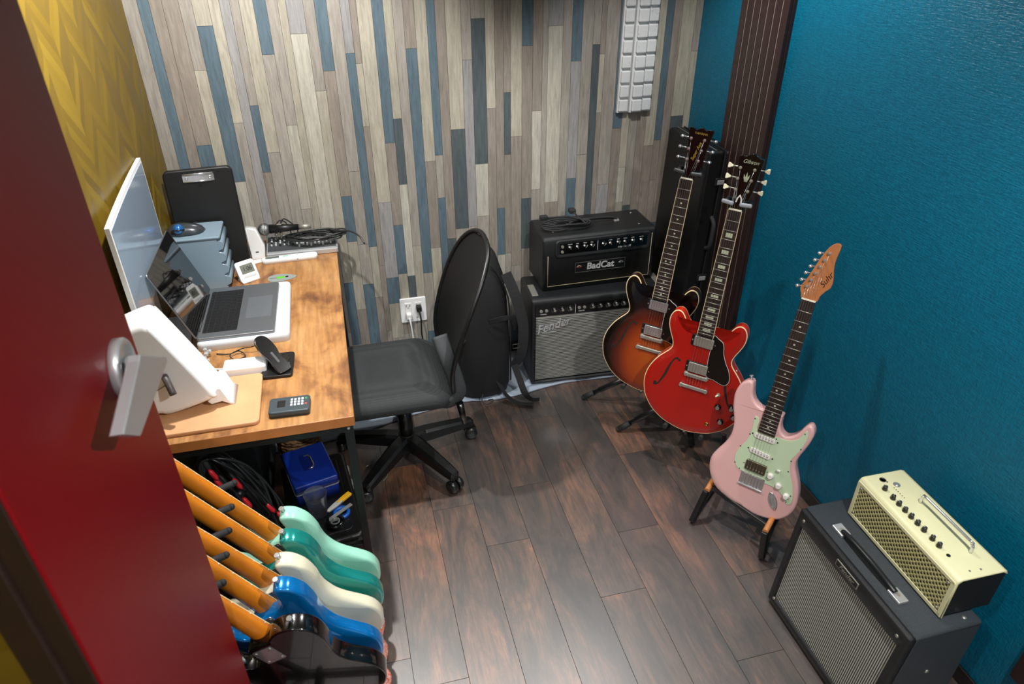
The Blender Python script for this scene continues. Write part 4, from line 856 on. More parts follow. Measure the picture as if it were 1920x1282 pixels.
# local: x depth (0 front .. Dt back), y from 0 to -Wt, z up
b = MB(); P = [(0, .006), (.004, .002), (Dt-.004, .002), (Dt, .010), (Dt, Ht-.012), (Dt-.010, Ht-.002), (.0, Ht-.002)]
P = [(.0, .003), (Dt-.003, .003), (Dt, .008), (Dt, Ht-.006), (.0, Ht-.006)]
b.layers([[(y, -x, z) for y, z in inset(P, i_)] for x, i_ in ((.003, .004), (.006, 0), (Wt-.006, 0), (Wt-.003, .004))]); b.obj('black_shell', MAT('satin_black_shell', '#191c1d', .45, bump=(300, .1)), a)
# cream top and front frame as one bent panel
b = MB()
P = [(-.004, 0), (-.004, Ht-.010), (.004, Ht-.001), (.012, Ht), (Dt-.014, Ht), (Dt-.004, Ht-.004), (Dt+.001, Ht-.014), (Dt-.004, Ht-.014), (Dt-.016, Ht-.006), (.012, Ht-.006), (.003, Ht-.012), (.003, 0)]
for (x0, x1) in ((0, Wt),):
    b.layers([[(y, -x, z) for y, z in inset(P, i_)] for x, i_ in ((x0, .002), (x0+.003, 0), (x1-.003, 0), (x1, .002))])
cs = b.obj('cream_panel', M_crm, a)
# front face: rim and perforated grille
b = MB(); b.bb((-.0062, -Wt+.004, .002), (-.0035, -.004, .013), bev=.001); b.bb((-.0062, -Wt+.002, .002), (-.0035, -Wt+.014, Ht-.012), bev=.001); b.bb((-.0062, -.014, .002), (-.0035, -.002, Ht-.012), bev=.001); b.bb((-.0062, -Wt+.004, Ht-.020), (-.0035, -.004, Ht-.010), bev=.001); b.obj('front_frame', M_crm, a)
t = NT('woven_cream_mesh'); tc = t.n('ShaderNodeTexCoord'); mp = t.n('ShaderNodeMapping'); mp.inputs['Scale'].default_value = (1, 92, 92); mp.inputs['Rotation'].default_value = (math.radians(45), 0, 0); t.l(tc, 'Object', mp, 'Vector')
v = t.n('ShaderNodeTexVoronoi'); v.inputs['Scale'].default_value = 1.0; v.inputs['Randomness'].default_value = 0.0; t.l(mp, 'Vector', v, 'Vector'); r = t.ramp([(0.0, srgb('#2e2c18')), (0.27, srgb('#2e2c18')), (0.33, srgb('#b7b27c')), (1, srgb('#ccc792'))]); t.l(v, 'Distance', r, 'Fac'); t.l(r, 'Color', t.b, 'Base Color'); t.b.inputs['Roughness'].default_value = .45; t.bump(v, 'Distance', 1.0, .003)
b = MB(); b.bb((-.0048, -Wt+.012, .011), (-.003, -.012, Ht-.018)); b.obj('front_mesh', t.m, a)
for y in (-.020, -Wt+.020):
    for z in (.020, Ht-.027):
        b = MB(); b.sph((-.0055, y, z), .0042, n=12, sc=(.6, 1, 1)); b.obj('front_screw', M_nickel, a)
for i in range(9):
    y = -.072-.0235*i - (.006 if i > 6 else 0); M_ = T(.028 if i else .030, y+ (0.012 if i == 0 else 0), Ht) @ RZ(random.uniform(-50, 50))
    b = MB(); b.lathe([(.0075, 0), (.0075, .003), (.0062, .005), (.0058, .013), (.0045, .0142)], n=20, M=M_); k = b.obj('control_knob', MAT('smoke_knob', '#4a4942', .25, .6, coat=.5, var=.1) if i == 0 else bpy.data.materials['smoke_knob'], a)
    b = MB(); b.box((0, .003, .0143), (.0012, .005, .0006), M=M_); b.obj('pointer', M_label, k)
b = MB(); b.lathe([(.009, 0), (.009, .0012), (.0062, .0014), (.0058, -.001)], n=24, M=T(.050, -.026, Ht)); b.obj('input_jack', M_black, a)
b = MB(); b.lathe([(.0095, 0), (.0095, .002), (.0055, .003), (.005, .0042)], n=24, M=T(.074, -.052, Ht)); b.obj('headphone_jack', M_chrome, a)
b = MB(); b.cyl((.056, -.036, Ht), (.056, -.036, Ht+.001), .0022, n=10); b.cyl((.030, -.296, Ht), (.030, -.296, Ht+.0015), .005, n=14); b.obj('status_lamp', M_black, a)
for i in range(6):
    b = MB(); b.cyl((.060, -.060-.008*i, Ht), (.060, -.060-.008*i, Ht+.0008), .0014, n=8); b.obj('indicator_dot', M_black, a)
for x, y in ((.045, -Wt+.020), (.075, -Wt+.018)):
    b = MB(); b.cyl((x, y, Ht), (x, y, Ht+.0012), .0028, n=10); b.obj('top_screw', M_nickel, a)
b = MB(); b.tube([(.090, -.125, Ht-.001), (.090, -.125, Ht+.018), (.090, -.131, Ht+.026), (.090, -.140, Ht+.028), (.090, -.285, Ht+.028), (.090, -.294, Ht+.026), (.090, -.300, Ht+.018), (.090, -.300, Ht-.001)], .0042, n=12, sub=2); b.obj('bar_handle', M_chrome, a)
for x, y in ((.02, -.03), (.02, -Wt+.03), (.12, -.03), (.12, -Wt+.03)):
    b = MB(); b.cyl((x, y, -.0025), (x, y, .004), .008, n=12); b.obj('rubber_foot', M_rubber, a)

# ================================================================ hard guitar case in the corner
a = thing('guitar_case', 'tall black hard guitar case standing in the corner behind the sunburst guitar', 'guitar case', (1.385, 2.47, 0))
M_case = MAT('black_case_vinyl', '#0e0f10', .4, bump=(400, .25)); Mc = RY(2.2)
Tc, Lc, Hc_ = .125, .37, 1.075
b = MB(); b.box((Tc/2*.58, Lc/2, Hc_/2), (Tc*.58, Lc, Hc_), bev=.012, M=Mc, seg=3); b.obj('case_body', M_case, a)
b = MB(); b.box((Tc*.80, Lc/2, Hc_/2), (Tc*.40, Lc-.004, Hc_-.004), bev=.012, M=Mc, seg=3); b.obj('case_lid', M_case, a)
b = MB(); b.box((Tc*.595, Lc/2, Hc_/2), (.005, Lc+.003, Hc_+.003), M=Mc, bev=.001); b.obj('seam_trim', MAT('dull_metal_trim', '#55585a', .4, .9, var=.1), a)
b = MB(); b.box((Tc*.30, Lc/2, Hc_+.0012), (.003, Lc-.02, .0016), M=Mc); b.obj('top_piping', MAT('grey_piping', '#6b6d6e', .6, var=.1), a)
for z in (.22, .52, .95):
    b = MB(); b.box((Tc*.56, -.004, z), (.048, .010, .034), bev=.004, M=Mc); lt = b.obj('latch', MAT('dark_latch', '#3a3b3c', .35, .8, var=.1) if z == .22 else bpy.data.materials['dark_latch'], a)
    b = MB(); b.box((Tc*.56, -.0095, z), (.030, .004, .018), bev=.0015, M=Mc); b.obj('latch_lever', M_steel, lt)
b = MB(); b.box((-.0015, .06, Hc_-.04), (.004, .05, .09), bev=.0012, M=Mc); b.obj('corner_guard', M_bmetal, a)
b = MB(); b.tube([(Tc*.5, -.002, .66), (Tc*.5, -.03, .68), (Tc*.5, -.035, .73), (Tc*.5, -.03, .78), (Tc*.5, -.002, .80)], .009, n=10, sub=4, M=Mc); b.obj('carry_handle', M_rubber, a)

# ================================================================ office chair
a = thing('office_chair', 'black mesh swivel office chair with no armrests pushed up to the desk', 'chair', (0.125, 2.22, 0))
M_mesh = NT('black_chair_fabric'); tt = M_mesh; mp = tt.obj(); v = tt.n('ShaderNodeTexVoronoi'); v.inputs['Scale'].default_value = 330; v.inputs['Randomness'].default_value = .15; tt.l(mp, 'Vector', v, 'Vector')
r = tt.ramp([(0.1, srgb('#0c0d0e')), (.55, srgb('#2a2d2f'))]); tt.l(v, 'Distance', r, 'Fac'); tt.l(r, 'Color', tt.b, 'Base Color'); tt.b.inputs['Roughness'].default_value = .75; tt.bump(v, 'Distance', .6, .001); M_fab = tt.m
b = MB(); o = rrect(.45, .43, .07, 7); o = [(x*(1-.05*(y/.215)), y) for x, y in o]
def seatring(ins, z): 
    k_ = 1-ins/.21; return [(x*k_, y*k_, z-.010*(abs(x*k_)/.22)**2) for x, y in o]
b.layers([seatring(.05, .418), seatring(.02, .414), seatring(.004, .424), seatring(0, .440), seatring(.004, .458), seatring(.018, .472), seatring(.045, .479), seatring(.09, .482), seatring(.15, .4825), seatring(.20, .4825)], M=T(-.062, -.052, 0)); b.obj('seat', M_fab, a)
b = MB(); b.box((-.03, -.04, .408), (.22, .20, .022), bev=.008); b.obj('seat_plate', M_black, a)
b = MB(); b.cyl((0, 0, .09), (0, 0, .25), .026, n=24); b.cyl((0, 0, .25), (0, 0, .405), .019, n=24); b.obj('gas_column', MAT('column_black', '#121212', .3, coat=.3, var=.1), a)
b = MB(); b.lathe([(.036, .075), (.042, .085), (.040, .115), (.028, .125)], n=24); b.obj('base_hub', M_black, a)
for ang_ in (15, -58, -130, -202, -274):
    r_ = math.radians(ang_); c_, s_ = math.cos(r_), math.sin(r_)
    b = MB(); rings = []
    for d, w_, z0_, z1_ in ((.02, .030, .070, .122), (.08, .029, .070, .120), (.16, .026, .066, .110), (.24, .023, .062, .098), (.280, .020, .060, .090), (.290, .012, .062, .080)):
        rings.append([(d*c_-y*s_, d*s_+y*c_, z) for y, z in ((-w_, z0_), (w_, z0_), (w_, z1_-.008), (w_*.6, z1_), (-w_*.6, z1_), (-w_, z1_-.008))])
    b.layers(rings, smooth=False); arm = b.obj('base_arm', M_black, a)
    wa = r_+random.uniform(-.9, .9); cx, cy = .262*c_, .262*s_; b = MB()
    for sd in (-1, 1):
        ox, oy = -math.sin(wa)*sd*.014, math.cos(wa)*sd*.014
        Mw = frame((cx+ox+.016*math.cos(wa), cy+oy+.016*math.sin(wa), .0265), (math.cos(wa), math.sin(wa), 0), (0, 0, 1), (-math.sin(wa)*sd, math.cos(wa)*sd, 0))
        b.lathe([(.0265, -.010), (.0265, .008), (.022, .014), (.008, .015)], n=22, M=Mw)
    b.cyl((cx, cy, .03), (cx, cy, .068), .007, n=12); b.obj('caster', MAT('caster_black', '#1a1b1c', .3, coat=.3, var=.1) if ang_ == 15 else bpy.data.materials['caster_black'], a)
# back: curved frame with mesh, leaning away from the desk
def backpt(u, v_):   # u -1..1 (near..far), v_ 0..1 (bottom..top)
    z = .40+.562*v_+.038*u*v_*v_; y = -.105+ u*(.165+.030*math.sin(v_*PI*.95)) ; x = .152+.138*max(0, (v_-.28)/.72)**1.4+.030*(1-u*u)
    return Vector((x, y, z))
def um_(sy): return max(0.0, 1-abs(sy)**3.6)**.42
edge = []
for i in range(60):
    a_ = 2*PI*i/60; sy = math.sin(a_); sy = math.copysign(abs(sy)**.75, sy); u = um_(sy)*(1 if math.cos(a_) >= 0 else -1); edge.append(backpt(u*.97, .5+.5*sy))
b = MB(); b.tube(edge, .0085, n=10, closed=True); b.obj('back_frame', M_black, a)
b = MB(); rows = []
N = 18
for j in range(N+1):
    vv = j/N; sy = 2*vv-1; um = um_(sy)
    rows.append([backpt((-1+2*k/16)*um*.97, vv) for k in range(17)])
vsr = [[b.bm.verts.new(p) for p in rw] for rw in rows]; vsb = [[b.bm.verts.new(p+Vector((.006, 0, 0))) for p in rw] for rw in rows]
for j in range(N):
    for k in range(16):
        for V in (vsr, vsb):
            f = b.bm.faces.new((V[j][k], V[j][k+1], V[j+1][k+1], V[j+1][k])); f.smooth = True
t = NT('sheer_black_mesh'); mp = t.obj(); v = t.n('ShaderNodeTexVoronoi'); v.inputs['Scale'].default_value = 300; v.inputs['Randomness'].default_value = .1; t.l(mp, 'Vector', v, 'Vector'); t.b.inputs['Base Color'].default_value = srgb('#101112'); t.b.inputs['Roughness'].default_value = .5
r = t.ramp([(.14, (.55,)*3), (.2, (1.,)*3)]); t.l(v, 'Distance', r, 'Fac'); t.l(r, 'Color', t.b, 'Alpha'); t.bump(v, 'Distance', .4, .001)
b.obj('back_mesh', t.m, a)
b = MB(); pts = [(.12, -.255, .425), (.165, -.262, .415), (.19, -.25, .43), (.20, -.235, .47), (.195, -.225, .56)]
b.tube([(.02, -.05, .402), (.10, -.06, .398), (.170, -.065, .41), (.205, -.070, .47), (.225, -.072, .56)], .014, n=10, sub=5, flat=2.0); b.obj('back_bracket', M_black, a)
for yy in (-.235,):
    b = MB(); b.tube([(.06, yy+.05, .410), (.130, yy+.01, .405), (.180, yy-.004, .445), (.172, yy, .52), (.150, yy+.02, .60), (.135, yy+.06, .66)], .013, n=8, sub=5, flat=2.2); b.obj('side_strap', MAT('grey_webbing', '#34383a', .7, bump=(500, .4)), a)
b = MB(); b.cyl((.180, -.255, .425), (.192, -.262, .340), .0135, .010, n=14); b.obj('tilt_lever', M_gloss, a)

# ================================================================ backpack
a = thing('backpack', 'tall black gig backpack with webbing straps leaning beside the chair and the amplifiers', 'bag', (0.515, 2.60, 0.012))
M_nyl = MAT('black_nylon', '#101012', .7, bump=(260, .35)); M_web = MAT('black_webbing', '#1c1d20', .65, bump=(500, .4))
b = MB(); rings = []
for z, w_, d, ox, oy in ((0, .085, .07, 0, 0), (.012, .105, .088, 0, 0), (.06, .118, .098, 0, 0), (.25, .120, .100, 0, .0), (.45, .112, .092, .002, .01), (.58, .095, .078, .004, .02), (.66, .068, .058, .006, .03), (.70, .036, .035, .006, .035), (.71, .015, .015, .006, .036)):
    rings.append([(ox+math.copysign(abs(math.cos(t_))**.6, math.cos(t_))*w_, oy+math.copysign(abs(math.sin(t_))**.6, math.sin(t_))*d+.004*math.sin(5*t_+z*9), z) for t_ in [2*PI*i/36 for i in range(36)]])
b.layers(rings); b.obj('bag_body', M_nyl, a)
b = MB(); b.tube([(.118*math.copysign(1, c_)*min(1, abs(c_)*1.3), -.06, .06+.6*s_) for c_, s_ in [(math.cos(math.radians(q)), math.sin(math.radians(q))) for q in range(0, 181, 15)]], .0035, n=6, sub=2); b.obj('zipper', M_web, a)
def strap(pts, w_=.018, name='strap'):
    b = MB(); b.tube(pts, .0022, n=8, sub=6, flat=w_/.0022); return b.obj(name, M_web, a)
def ribbon(pts, w_, th=.0028, name='strap', mat=M_web, up=(0, 0, 1)):
    b = MB(); P = crv(pts, 6); rings = []; last = None
    for i, p in enumerate(P):
        tt = (P[min(i+1, len(P)-1)]-P[max(i-1, 0)]).normalized(); s_ = tt.cross(Vector(up)); 
        if s_.length < .05: s_ = last
        s_ = s_.normalized(); last = s_; nn = s_.cross(tt).normalized()
        rings.append([p+s_*w_/2+nn*th/2, p-s_*w_/2+nn*th/2, p-s_*w_/2-nn*th/2, p+s_*w_/2-nn*th/2])
    b.layers(rings, smooth=False); return b.obj(name, mat, a)
ribbon([(.10, -.06, .60), (.135, -.085, .50), (.165, -.10, .36), (.155, -.10, .22), (.125, -.09, .16)], .045, name='shoulder_strap', up=(0, 1, .2), th=.005)
ribbon([(.125, -.09, .17), (.145, -.105, .10), (.165, -.13, .03), (.19, -.155, .006), (.225, -.162, .005)], .030, up=(0, 1, .4))
ribbon([(.05, -.085, .09), (.08, -.125, .03), (.12, -.16, .006), (.16, -.18, .005), (.19, -.19, .005)], .028, up=(0, .3, 1))
ribbon([(.02, -.098, .40), (.08, -.115, .42), (.125, -.10, .40), (.14, -.07, .33)], .022, up=(0, 1, 0), name='grab_handle')
b = MB(); b.tube([(.115, -.113, .262), (.143, -.113, .262), (.143, -.113, .282), (.115, -.113, .282)], .0022, n=6, closed=True); b.obj('buckle', MAT('buckle_grey', '#4b4d45', .4, .5, var=.1), a)
b = MB(); b.tube([(-.02, -.10, .035), (-.03, -.125, .012), (-.01, -.14, .004), (.015, -.132, .006), (.02, -.12, .012), (.0, -.115, .008)], .0022, n=6, sub=4); b.obj('drawcord', M_web, a)
# ================================================================ desk and what stands on it
DZ = .700
a = thing('desk', 'rustic wooden desk with black steel frame along the yellow wall', 'desk', (-.34, 2.23, 0))
b = MB(); b.bb((XL+.002+.34, 1.617-2.23, DZ-.032), (-.048+.34, 2.858-2.23, DZ), bev=.0015); b.obj('desktop', M_desk, a)
b = MB(); b.bb((XL+.006+.34, 1.6162-2.23, DZ-.0315), (-.0505+.34, 1.6174-2.23, DZ-.0008)); b.obj('edge_band', MAT('pale_edge_veneer', '#b8733c', .45, bump=(80, .1), var=.15), a)
for x0, x1, y0, y1 in ((-.630, -.055, 1.628, 1.653), (-.630, -.055, 2.820, 2.845), (-.630, -.605, 1.640, 2.835), (-.080, -.055, 1.640, 2.835)):
    b = MB(); b.bb((x0+.34, y0-2.23, DZ-.062), (x1+.34, y1-2.23, DZ-.0325), bev=.002); b.obj('frame_rail', M_bmetal, a)
for x in (-.617, -.068):
    for y in (1.641, 2.832):
        b = MB(); b.bb((x-.0125+.34, y-.0125-2.23, 0), (x+.0125+.34, y+.0125-2.23, DZ-.06), bev=.002); lg = b.obj('leg', M_bmetal, a)
        b = MB(); b.cyl((x+.34, y-.0128-2.23, DZ-.047), (x+.34, y-.0150-2.23, DZ-.047), .004, n=10); b.obj('frame_bolt', M_steel, lg) if y < 2 else None
for y in (1.641, 2.832):
    b = MB(); b.bb((-.605+.34, y-.010-2.23, .16), (-.08+.34, y+.010-2.23, .18), bev=.002); b.obj('cross_rail', M_bmetal, a)

# monitor against the wall
t = NT('pale_glossy_screen'); t.b.inputs['Base Color'].default_value = srgb('#8fa0b2'); t.b.inputs['Roughness'].default_value = .16; t.b.inputs['Coat Weight'].default_value = .6; t.b.inputs['Coat Roughness'].default_value = .08; M_scr = t.m
a = thing('monitor', 'white-framed monitor with pale blue-grey glossy screen against the yellow wall', 'monitor', (-.598, 2.195, DZ), rz=math.radians(3.0))
Mm = T(0, 0, 0) @ RY(0)
def curvedscreen(x0, th, hw, z0, z1, bow, ins=0):
    rg = []
    for x_, e in ((x0, 0), (x0+th, 0)): pass
    n = 14; F_, B_ = [], []
    ys = [-hw+ins+(2*(hw-ins))*i/n for i in range(n+1)]
    f = lambda y: x0+bow*(y/hw)**2
    loop = [(f(y), y) for y in ys]+[(f(y)-th, y) for y in ys[::-1]]
    return [[(x, y, z) for x, y in loop] for z in (z0+ins, z1-ins)]
b = MB(); b.layers(curvedscreen(-.010, .012, .308, .170, .508, .004), smooth=False); b.obj('frame', M_white, a)
b = MB(); b.layers(curvedscreen(-.0085, .003, .308, .170, .508, .004, ins=.012), smooth=False); b.obj('screen', M_scr, a)
b = MB(); b.bb((-.0265, -.035, .012), (-.018, .035, .30), bev=.002); b.obj('stand_column', M_white, a)
b = MB(); b.bb((-.0265, -.12, 0), (.06, .12, .012), bev=.004); b.obj('stand_foot', M_white, a)

# laptop on a pale sleeve
M_slv = MAT('pale_grey_felt_sleeve', '#ccd0d4', .8, bump=(400, .3), sheen=.2)
b = MB(); b.prism([(x, y) for x, y in rrect(.285, .388, .018, 6)], 0, .030, rnd=.010, M=T(-.3665, 2.265, DZ+.0005)); o_ = b.obj('laptop_sleeve', M_slv); tag(o_, 'pale grey padded laptop sleeve lying flat under the open laptop', 'laptop sleeve')
M_alu = MAT('space_grey_aluminium', '#8d9297', .42, .85, bump=(500, .04)); M_scrk = MAT('black_glass_screen', '#050506', .05, coat=1.0, var=.1); M_key = MAT('black_key', '#0c0c0e', .5, bump=(300, .1))
LZ = DZ+.031
a = thing('laptop', 'open aluminium laptop with a dark screen on the grey sleeve', 'laptop', (-.385, 2.260, LZ), rz=math.radians(-1))
W2, D2 = .352, .240     # along y, along x
b = MB(); b.prism(rrect(D2, W2, .010, 6), 0, .0105, rnd=.0025); base = b.obj('base', M_alu, a)
b = MB(); b.prism(rrect(.107, .288, .003, 3, -.052, 0), .0100, .0107); kw = b.obj('keyboard_well', MAT('key_well', '#1a1b1d', .6, bump=(200, .05)), a)
rowx = [-.098, -.081, -.0625, -.044, -.0255, -.007]
for r_i, x in enumerate(rowx):
    kw_ = .0105 if r_i == 0 else .0162
    if r_i == 0: ks = [(i*.0206-.134, .0185) for i in range(14)]
    elif r_i == 5: ks = [(-.1345, .016), (-.1155, .016), (-.0965, .016), (-.0745, .021), (-.0125, .098), (.0495, .021), (.0715, .016), (.091, .0165), (.1125, .0165), (.134, .0165)]
    else: 
        n_ = 14 if r_i in (1, 2) else (13 if r_i == 3 else 12); wd = .284/n_; ks = [(-.142+wd*(i+.5), wd-.003) for i in range(n_)]
    for y, w_ in ks:
        b = MB(); b.box((x, y, .0116), (kw_-.0005, w_, .0016), bev=.0005, seg=1); b.obj('key', M_key, kw)
b = MB(); b.prism(rrect(.082, .150, .003, 3, .063, 0), .0100, .01075); b.obj('trackpad', MAT('trackpad_grey', '#858a90', .3, .6, var=.02), a)
# lid hinged on the wall side, tilted back
hinge = Vector((-D2/2+.004, 0, .009)); LA = math.degrees(math.atan2(-.604+.518, .969-.741))
ML = T(*hinge) @ RY(-20.5)
b = MB(); b.prism(rrect(.254, W2, .010, 6, .127, 0), 0, .0045, M=ML @ RY(-90) , rnd=.001)
lid = b.obj('lid', M_alu, a)
b = MB(); b.prism(rrect(.248, W2-.006, .008, 6, .128, 0), -.0008, .0006, M=ML @ RY(-90)); b.obj('screen', M_scrk, lid)
b = MB(); b.cyl((-D2/2+.004, -.13, .008), (-D2/2+.004, .13, .008), .0048, n=12); b.obj('hinge_bar', MAT('dark_hinge', '#1d1e20', .4, .6, var=.1), a)

# frosted drawer unit with trackball mouse
M_fro = MAT('frosted_blue_grey_plastic', '#7f93a1', .35, bump=(200, .05)); t = NT('frosted_clear_drawer'); t.b.inputs['Base Color'].default_value = srgb('#a4b3c0'); t.b.inputs['Roughness'].default_value = .45; t.b.inputs['Transmission Weight'].default_value = .55; M_frc = t.m
a = thing('drawer_unit', 'small blue-grey plastic drawer unit in front of the black clipboard', 'drawer unit', (-.534, 2.590, DZ))
UW, UD, UH = .182, .150, .205
b = MB(); b.prism(rrect(UW+.006, UD+.006, .010, 5), UH-.010, UH, rnd=.003); b.obj('top_panel', M_fro, a)
b = MB()
for s_ in (-1, 1): b.bb((-UW/2, s_*UD/2-.0015, .004), (UW/2-.01, s_*UD/2+.0015, UH-.010))
b.bb((-UW/2, -UD/2, .004), (-UW/2+.003, UD/2, UH-.01)); b.bb((-UW/2, -UD/2, 0), (UW/2-.008, UD/2, .005)); b.obj('cabinet', M_fro, a)
for i in range(4):
    z = .008+i*.0465; b = MB(); b.bb((-UW/2+.006, -UD/2+.004, z), (UW/2-.012, UD/2-.004, z+.041), bev=.003); dw = b.obj('drawer', M_frc, a)
    b = MB(); 
    b.layers([[(UW/2-.012+.020*(1-(2*t_-1)**4)*(.55+.45*math.cos(0)), y, z+.002+.040*t_) for t_ in [k/8 for k in range(9)]]+[(UW/2-.016, y, z+.042), (UW/2-.016, y, z+.002)] for y in (-UD/2+.001, UD/2-.001)]); b.obj('drawer_front', M_fro, dw)
a = thing('trackball_mouse', 'dark grey trackball mouse with a shiny blue ball on top of the drawer unit', 'mouse', (-.560, 2.582, DZ+UH+.0005), rz=math.radians(8))
b = MB(); rings = []
for k in range(15):
    u = -1+2*k/14; hh = .030*math.sqrt(max(0, 1-abs(u)**2.2))*(1-.22*u)+.004; wd_ = .036*math.sqrt(max(0, 1-abs(u)**2.6))+.0012+.006*math.exp(-((u+.35)/.3)**2)
    rings.append([(u*.066, -.004*math.sin(u*3)+wd_*math.cos(q), max(.0006, hh*math.sin(q)**.8 if math.sin(q) > 0 else .0006)) for q in [PI*i/12 for i in range(13)]])
b.layers(rings); b.obj('shell', MAT('gunmetal_mouse', '#3c4044', .3, .3, coat=.3, var=.08), a)
b = MB(); b.sph((-.020, -.026, .0255), .0185, n=24); b.obj('ball', MAT('blue_pearl_ball', '#1c64a8', .12, .3, coat=1, var=.1), a)
b = MB(); b.tube([(-.022+.021*math.cos(q), -.0245+.021*math.sin(q)*.9, .0195-.008*math.sin(q)) for q in [2*PI*i/20 for i in range(20)]], .0028, n=6, closed=True); b.obj('ball_ring', M_gloss, a)
b = MB(); b.bb((.030, .004, .026), (.046, .010, .030), bev=.002); b.obj('scroll_wheel', M_rubber, a)

# clipboard leaning on the wall behind the drawers
a = thing('clipboard', 'large black clipboard with silver clip leaning upright behind the drawer unit', 'clipboard', (-.497, 2.697, DZ+.001))
Mc = T(0, 0, 0) @ RX(90-6.0) 
b = MB(); b.prism(rrect(.240, .390, .022, 6, 0, .195), 0, .022, M=RZ(4) @ RX(84), rnd=.006); b.obj('board', MAT('black_clipboard_plastic', '#141516', .42, bump=(350, .15)), a)
MCl = RZ(4) @ RX(84)
b = MB(); b.prism(rrect(.108, .027, .003, 3, 0, .358), .0225, .0255, M=MCl, rnd=.001); cl_ = b.obj('clip', M_chrome, a)
b = MB(); b.cyl((-.052, .373, .027), (.052, .373, .027), .0032, n=10, M=MCl); b.cyl((-.052, .346, .0245), (.052, .346, .0245), .0028, n=10, M=MCl); b.obj('clip_spring', M_chrome, cl_)
for x in (-.040, .040):
    b = MB(); b.lathe([(.0062, .0255), (.0062, .0268), (.003, .027), (.0028, .0262)], n=18, M=MCl @ T(x, .358, 0)); b.obj('clip_rivet', M_chrome, cl_)
b = MB(); b.prism([(-.03, .342), (-.012, .336), (-.005, .326), (.005, .326), (.012, .336), (.03, .342)], .0222, .0232, M=MCl); b.obj('clip_tongue', M_black, cl_)

# white router and folded paper beside the clipboard
a = thing('router', 'white wedge-shaped device standing just right of the clipboard against the plank wall', 'router', (-.360, 2.757, DZ))
b = MB(); b.prism([(-.020, 0), (.034, 0), (.038, .055), (.016, .125), (-.020, .135)], -.016, .016, M=RX(90), rnd=.004); b.obj('shell', M_white, a)
b = MB(); b.bb((.0, -.0168, .03), (.012, -.0158, .034)); b.obj('status_light', M_black, a)
b = MB()
pp = [(-.048, -.028), (.040, -.020), (.052, .018), (-.040, .026)]; b.layers([[(x, y, 0) for x, y in pp], [(x, y, .0022) for x, y in pp], ], smooth=False); pp2 = [(-.048, -.028), (.030, -.024), (.046, .012), (-.044, .020)]; b.layers([[(x, y, .0024) for x, y in pp2], [(x*.98, y*.98+.001, .0052) for x, y in pp2]], smooth=False)
o_ = b.obj('folded_paper', MAT('white_paper', '#e6e6e3', .8, bump=(60, .1))); o_.location = (-.364, 2.716, DZ+.0005); o_.scale = (.5, .7, 1); o_.rotation_euler = (0, 0, .3); tag(o_, 'folded white papers lying beside the white router behind the desk clock', 'paper')
b = MB(); b.bb((-.064, -.0485, 0), (.064, .0485, .026), bev=.002); o_ = b.obj('wooden_box', MAT('pinkish_wood', '#a8705a', .5, bump=(70, .1), var=.12)); o_.location = (-.392, 2.826, DZ+.0005)
tag(o_, 'low reddish-brown wooden block at the back edge of the desk left of the mixer', 'box')

# desk clock
a = thing('desk_clock', 'white square digital clock reading 1:06 leaning back on its stand', 'clock', (-.372, 2.548, DZ), rz=math.radians(30))
Mk = T(0, 0, .002) @ RX(62)
b = MB(); b.prism(rrect(.074, .080, .010, 5, 0, .040), -.012, .004, M=Mk, rnd=.003); b.obj('case', M_white, a)
b = MB(); b.prism(rrect(.050, .034, .002, 3, .002, .048), .0035, .0046, M=Mk); lc = b.obj('display', MAT('lcd_grey', '#75786c', .25, coat=.4, var=.03), a)
text_obj('display_digits', '1:06', .024, M_black, lc, Mk @ T(.002, .0475, .0048), depth=.0002, sx=.85, shear=.1)
b = MB(); b.prism(rrect(.050, .008, .002, 3, .002, .020), .0035, .0055, M=Mk); b.obj('clock_button', MAT('pale_grey_button', '#c9cbcb', .4, var=.03), a)
b = MB(); b.bb((-.034, -.006, 0), (.034, .040, .008), bev=.003); b.obj('stand', M_white, a)
# thermometer-like white handheld
a = thing('handheld_meter', 'long white rounded handheld meter with a grey display lying before the mixer', 'meter', (-.232, 2.700, DZ+.0005), rz=math.radians(1.5))
b = MB(); b.prism(rrect(.216, .036, .016, 6), 0, .020, rnd=.007); b.obj('case', M_white, a)
b = MB(); b.prism(rrect(.052, .018, .002, 3, -.066, 0), .0195, .0206); b.obj('display', MAT('lcd_dark', '#5e6864', .25, coat=.4, var=.03), a)
b = MB(); b.prism(rrect(.020, .012, .002, 3, -.014, .001), .0195, .0204); b.obj('colour_label', MAT('pale_green_label', '#a9d8c0', .5, var=.2), a)
b = MB(); b.cyl((.03, -.0165, .010), (.03, -.0185, .010), .003, n=10); b.obj('side_button', M_nickel, a)
# pick-shaped pad
b = MB(); pk_ = crv2([(-.050, 0), (-.044, .020), (-.018, .031), (.020, .026), (.048, .006), (.056, -.004), (.040, -.018), (.005, -.031), (-.030, -.030), (-.046, -.018)], 3); b.prism(pk_, 0, .0022)
a = thing('pick_coaster', 'grey pick-shaped pad with a green guitar drawing beside the clock', 'coaster', (-.262, 2.548, DZ+.0004), rz=.05); b.obj('pad', MAT('grey_pad', '#8f9692', .5, bump=(200, .1)), a)
b = MB(); b.prism(crv2([(-.014, -.004), (-.008, -.010), (.0, -.006), (.010, -.010), (.016, -.002), (.012, .008), (.0, .006), (-.010, .010)], 3), .0021, .0026, M=T(-.004, 0, 0)); b.obj('green_print', MAT('green_print', '#5fc02c', .5, var=.05), a)
b = MB(); b.box((-.030, 0, .0024), (.028, .0018, .0006)); b.cyl((.020, .001, .0020), (.020, .001, .0026), .006, n=16); b.obj('dark_print', M_black, a)

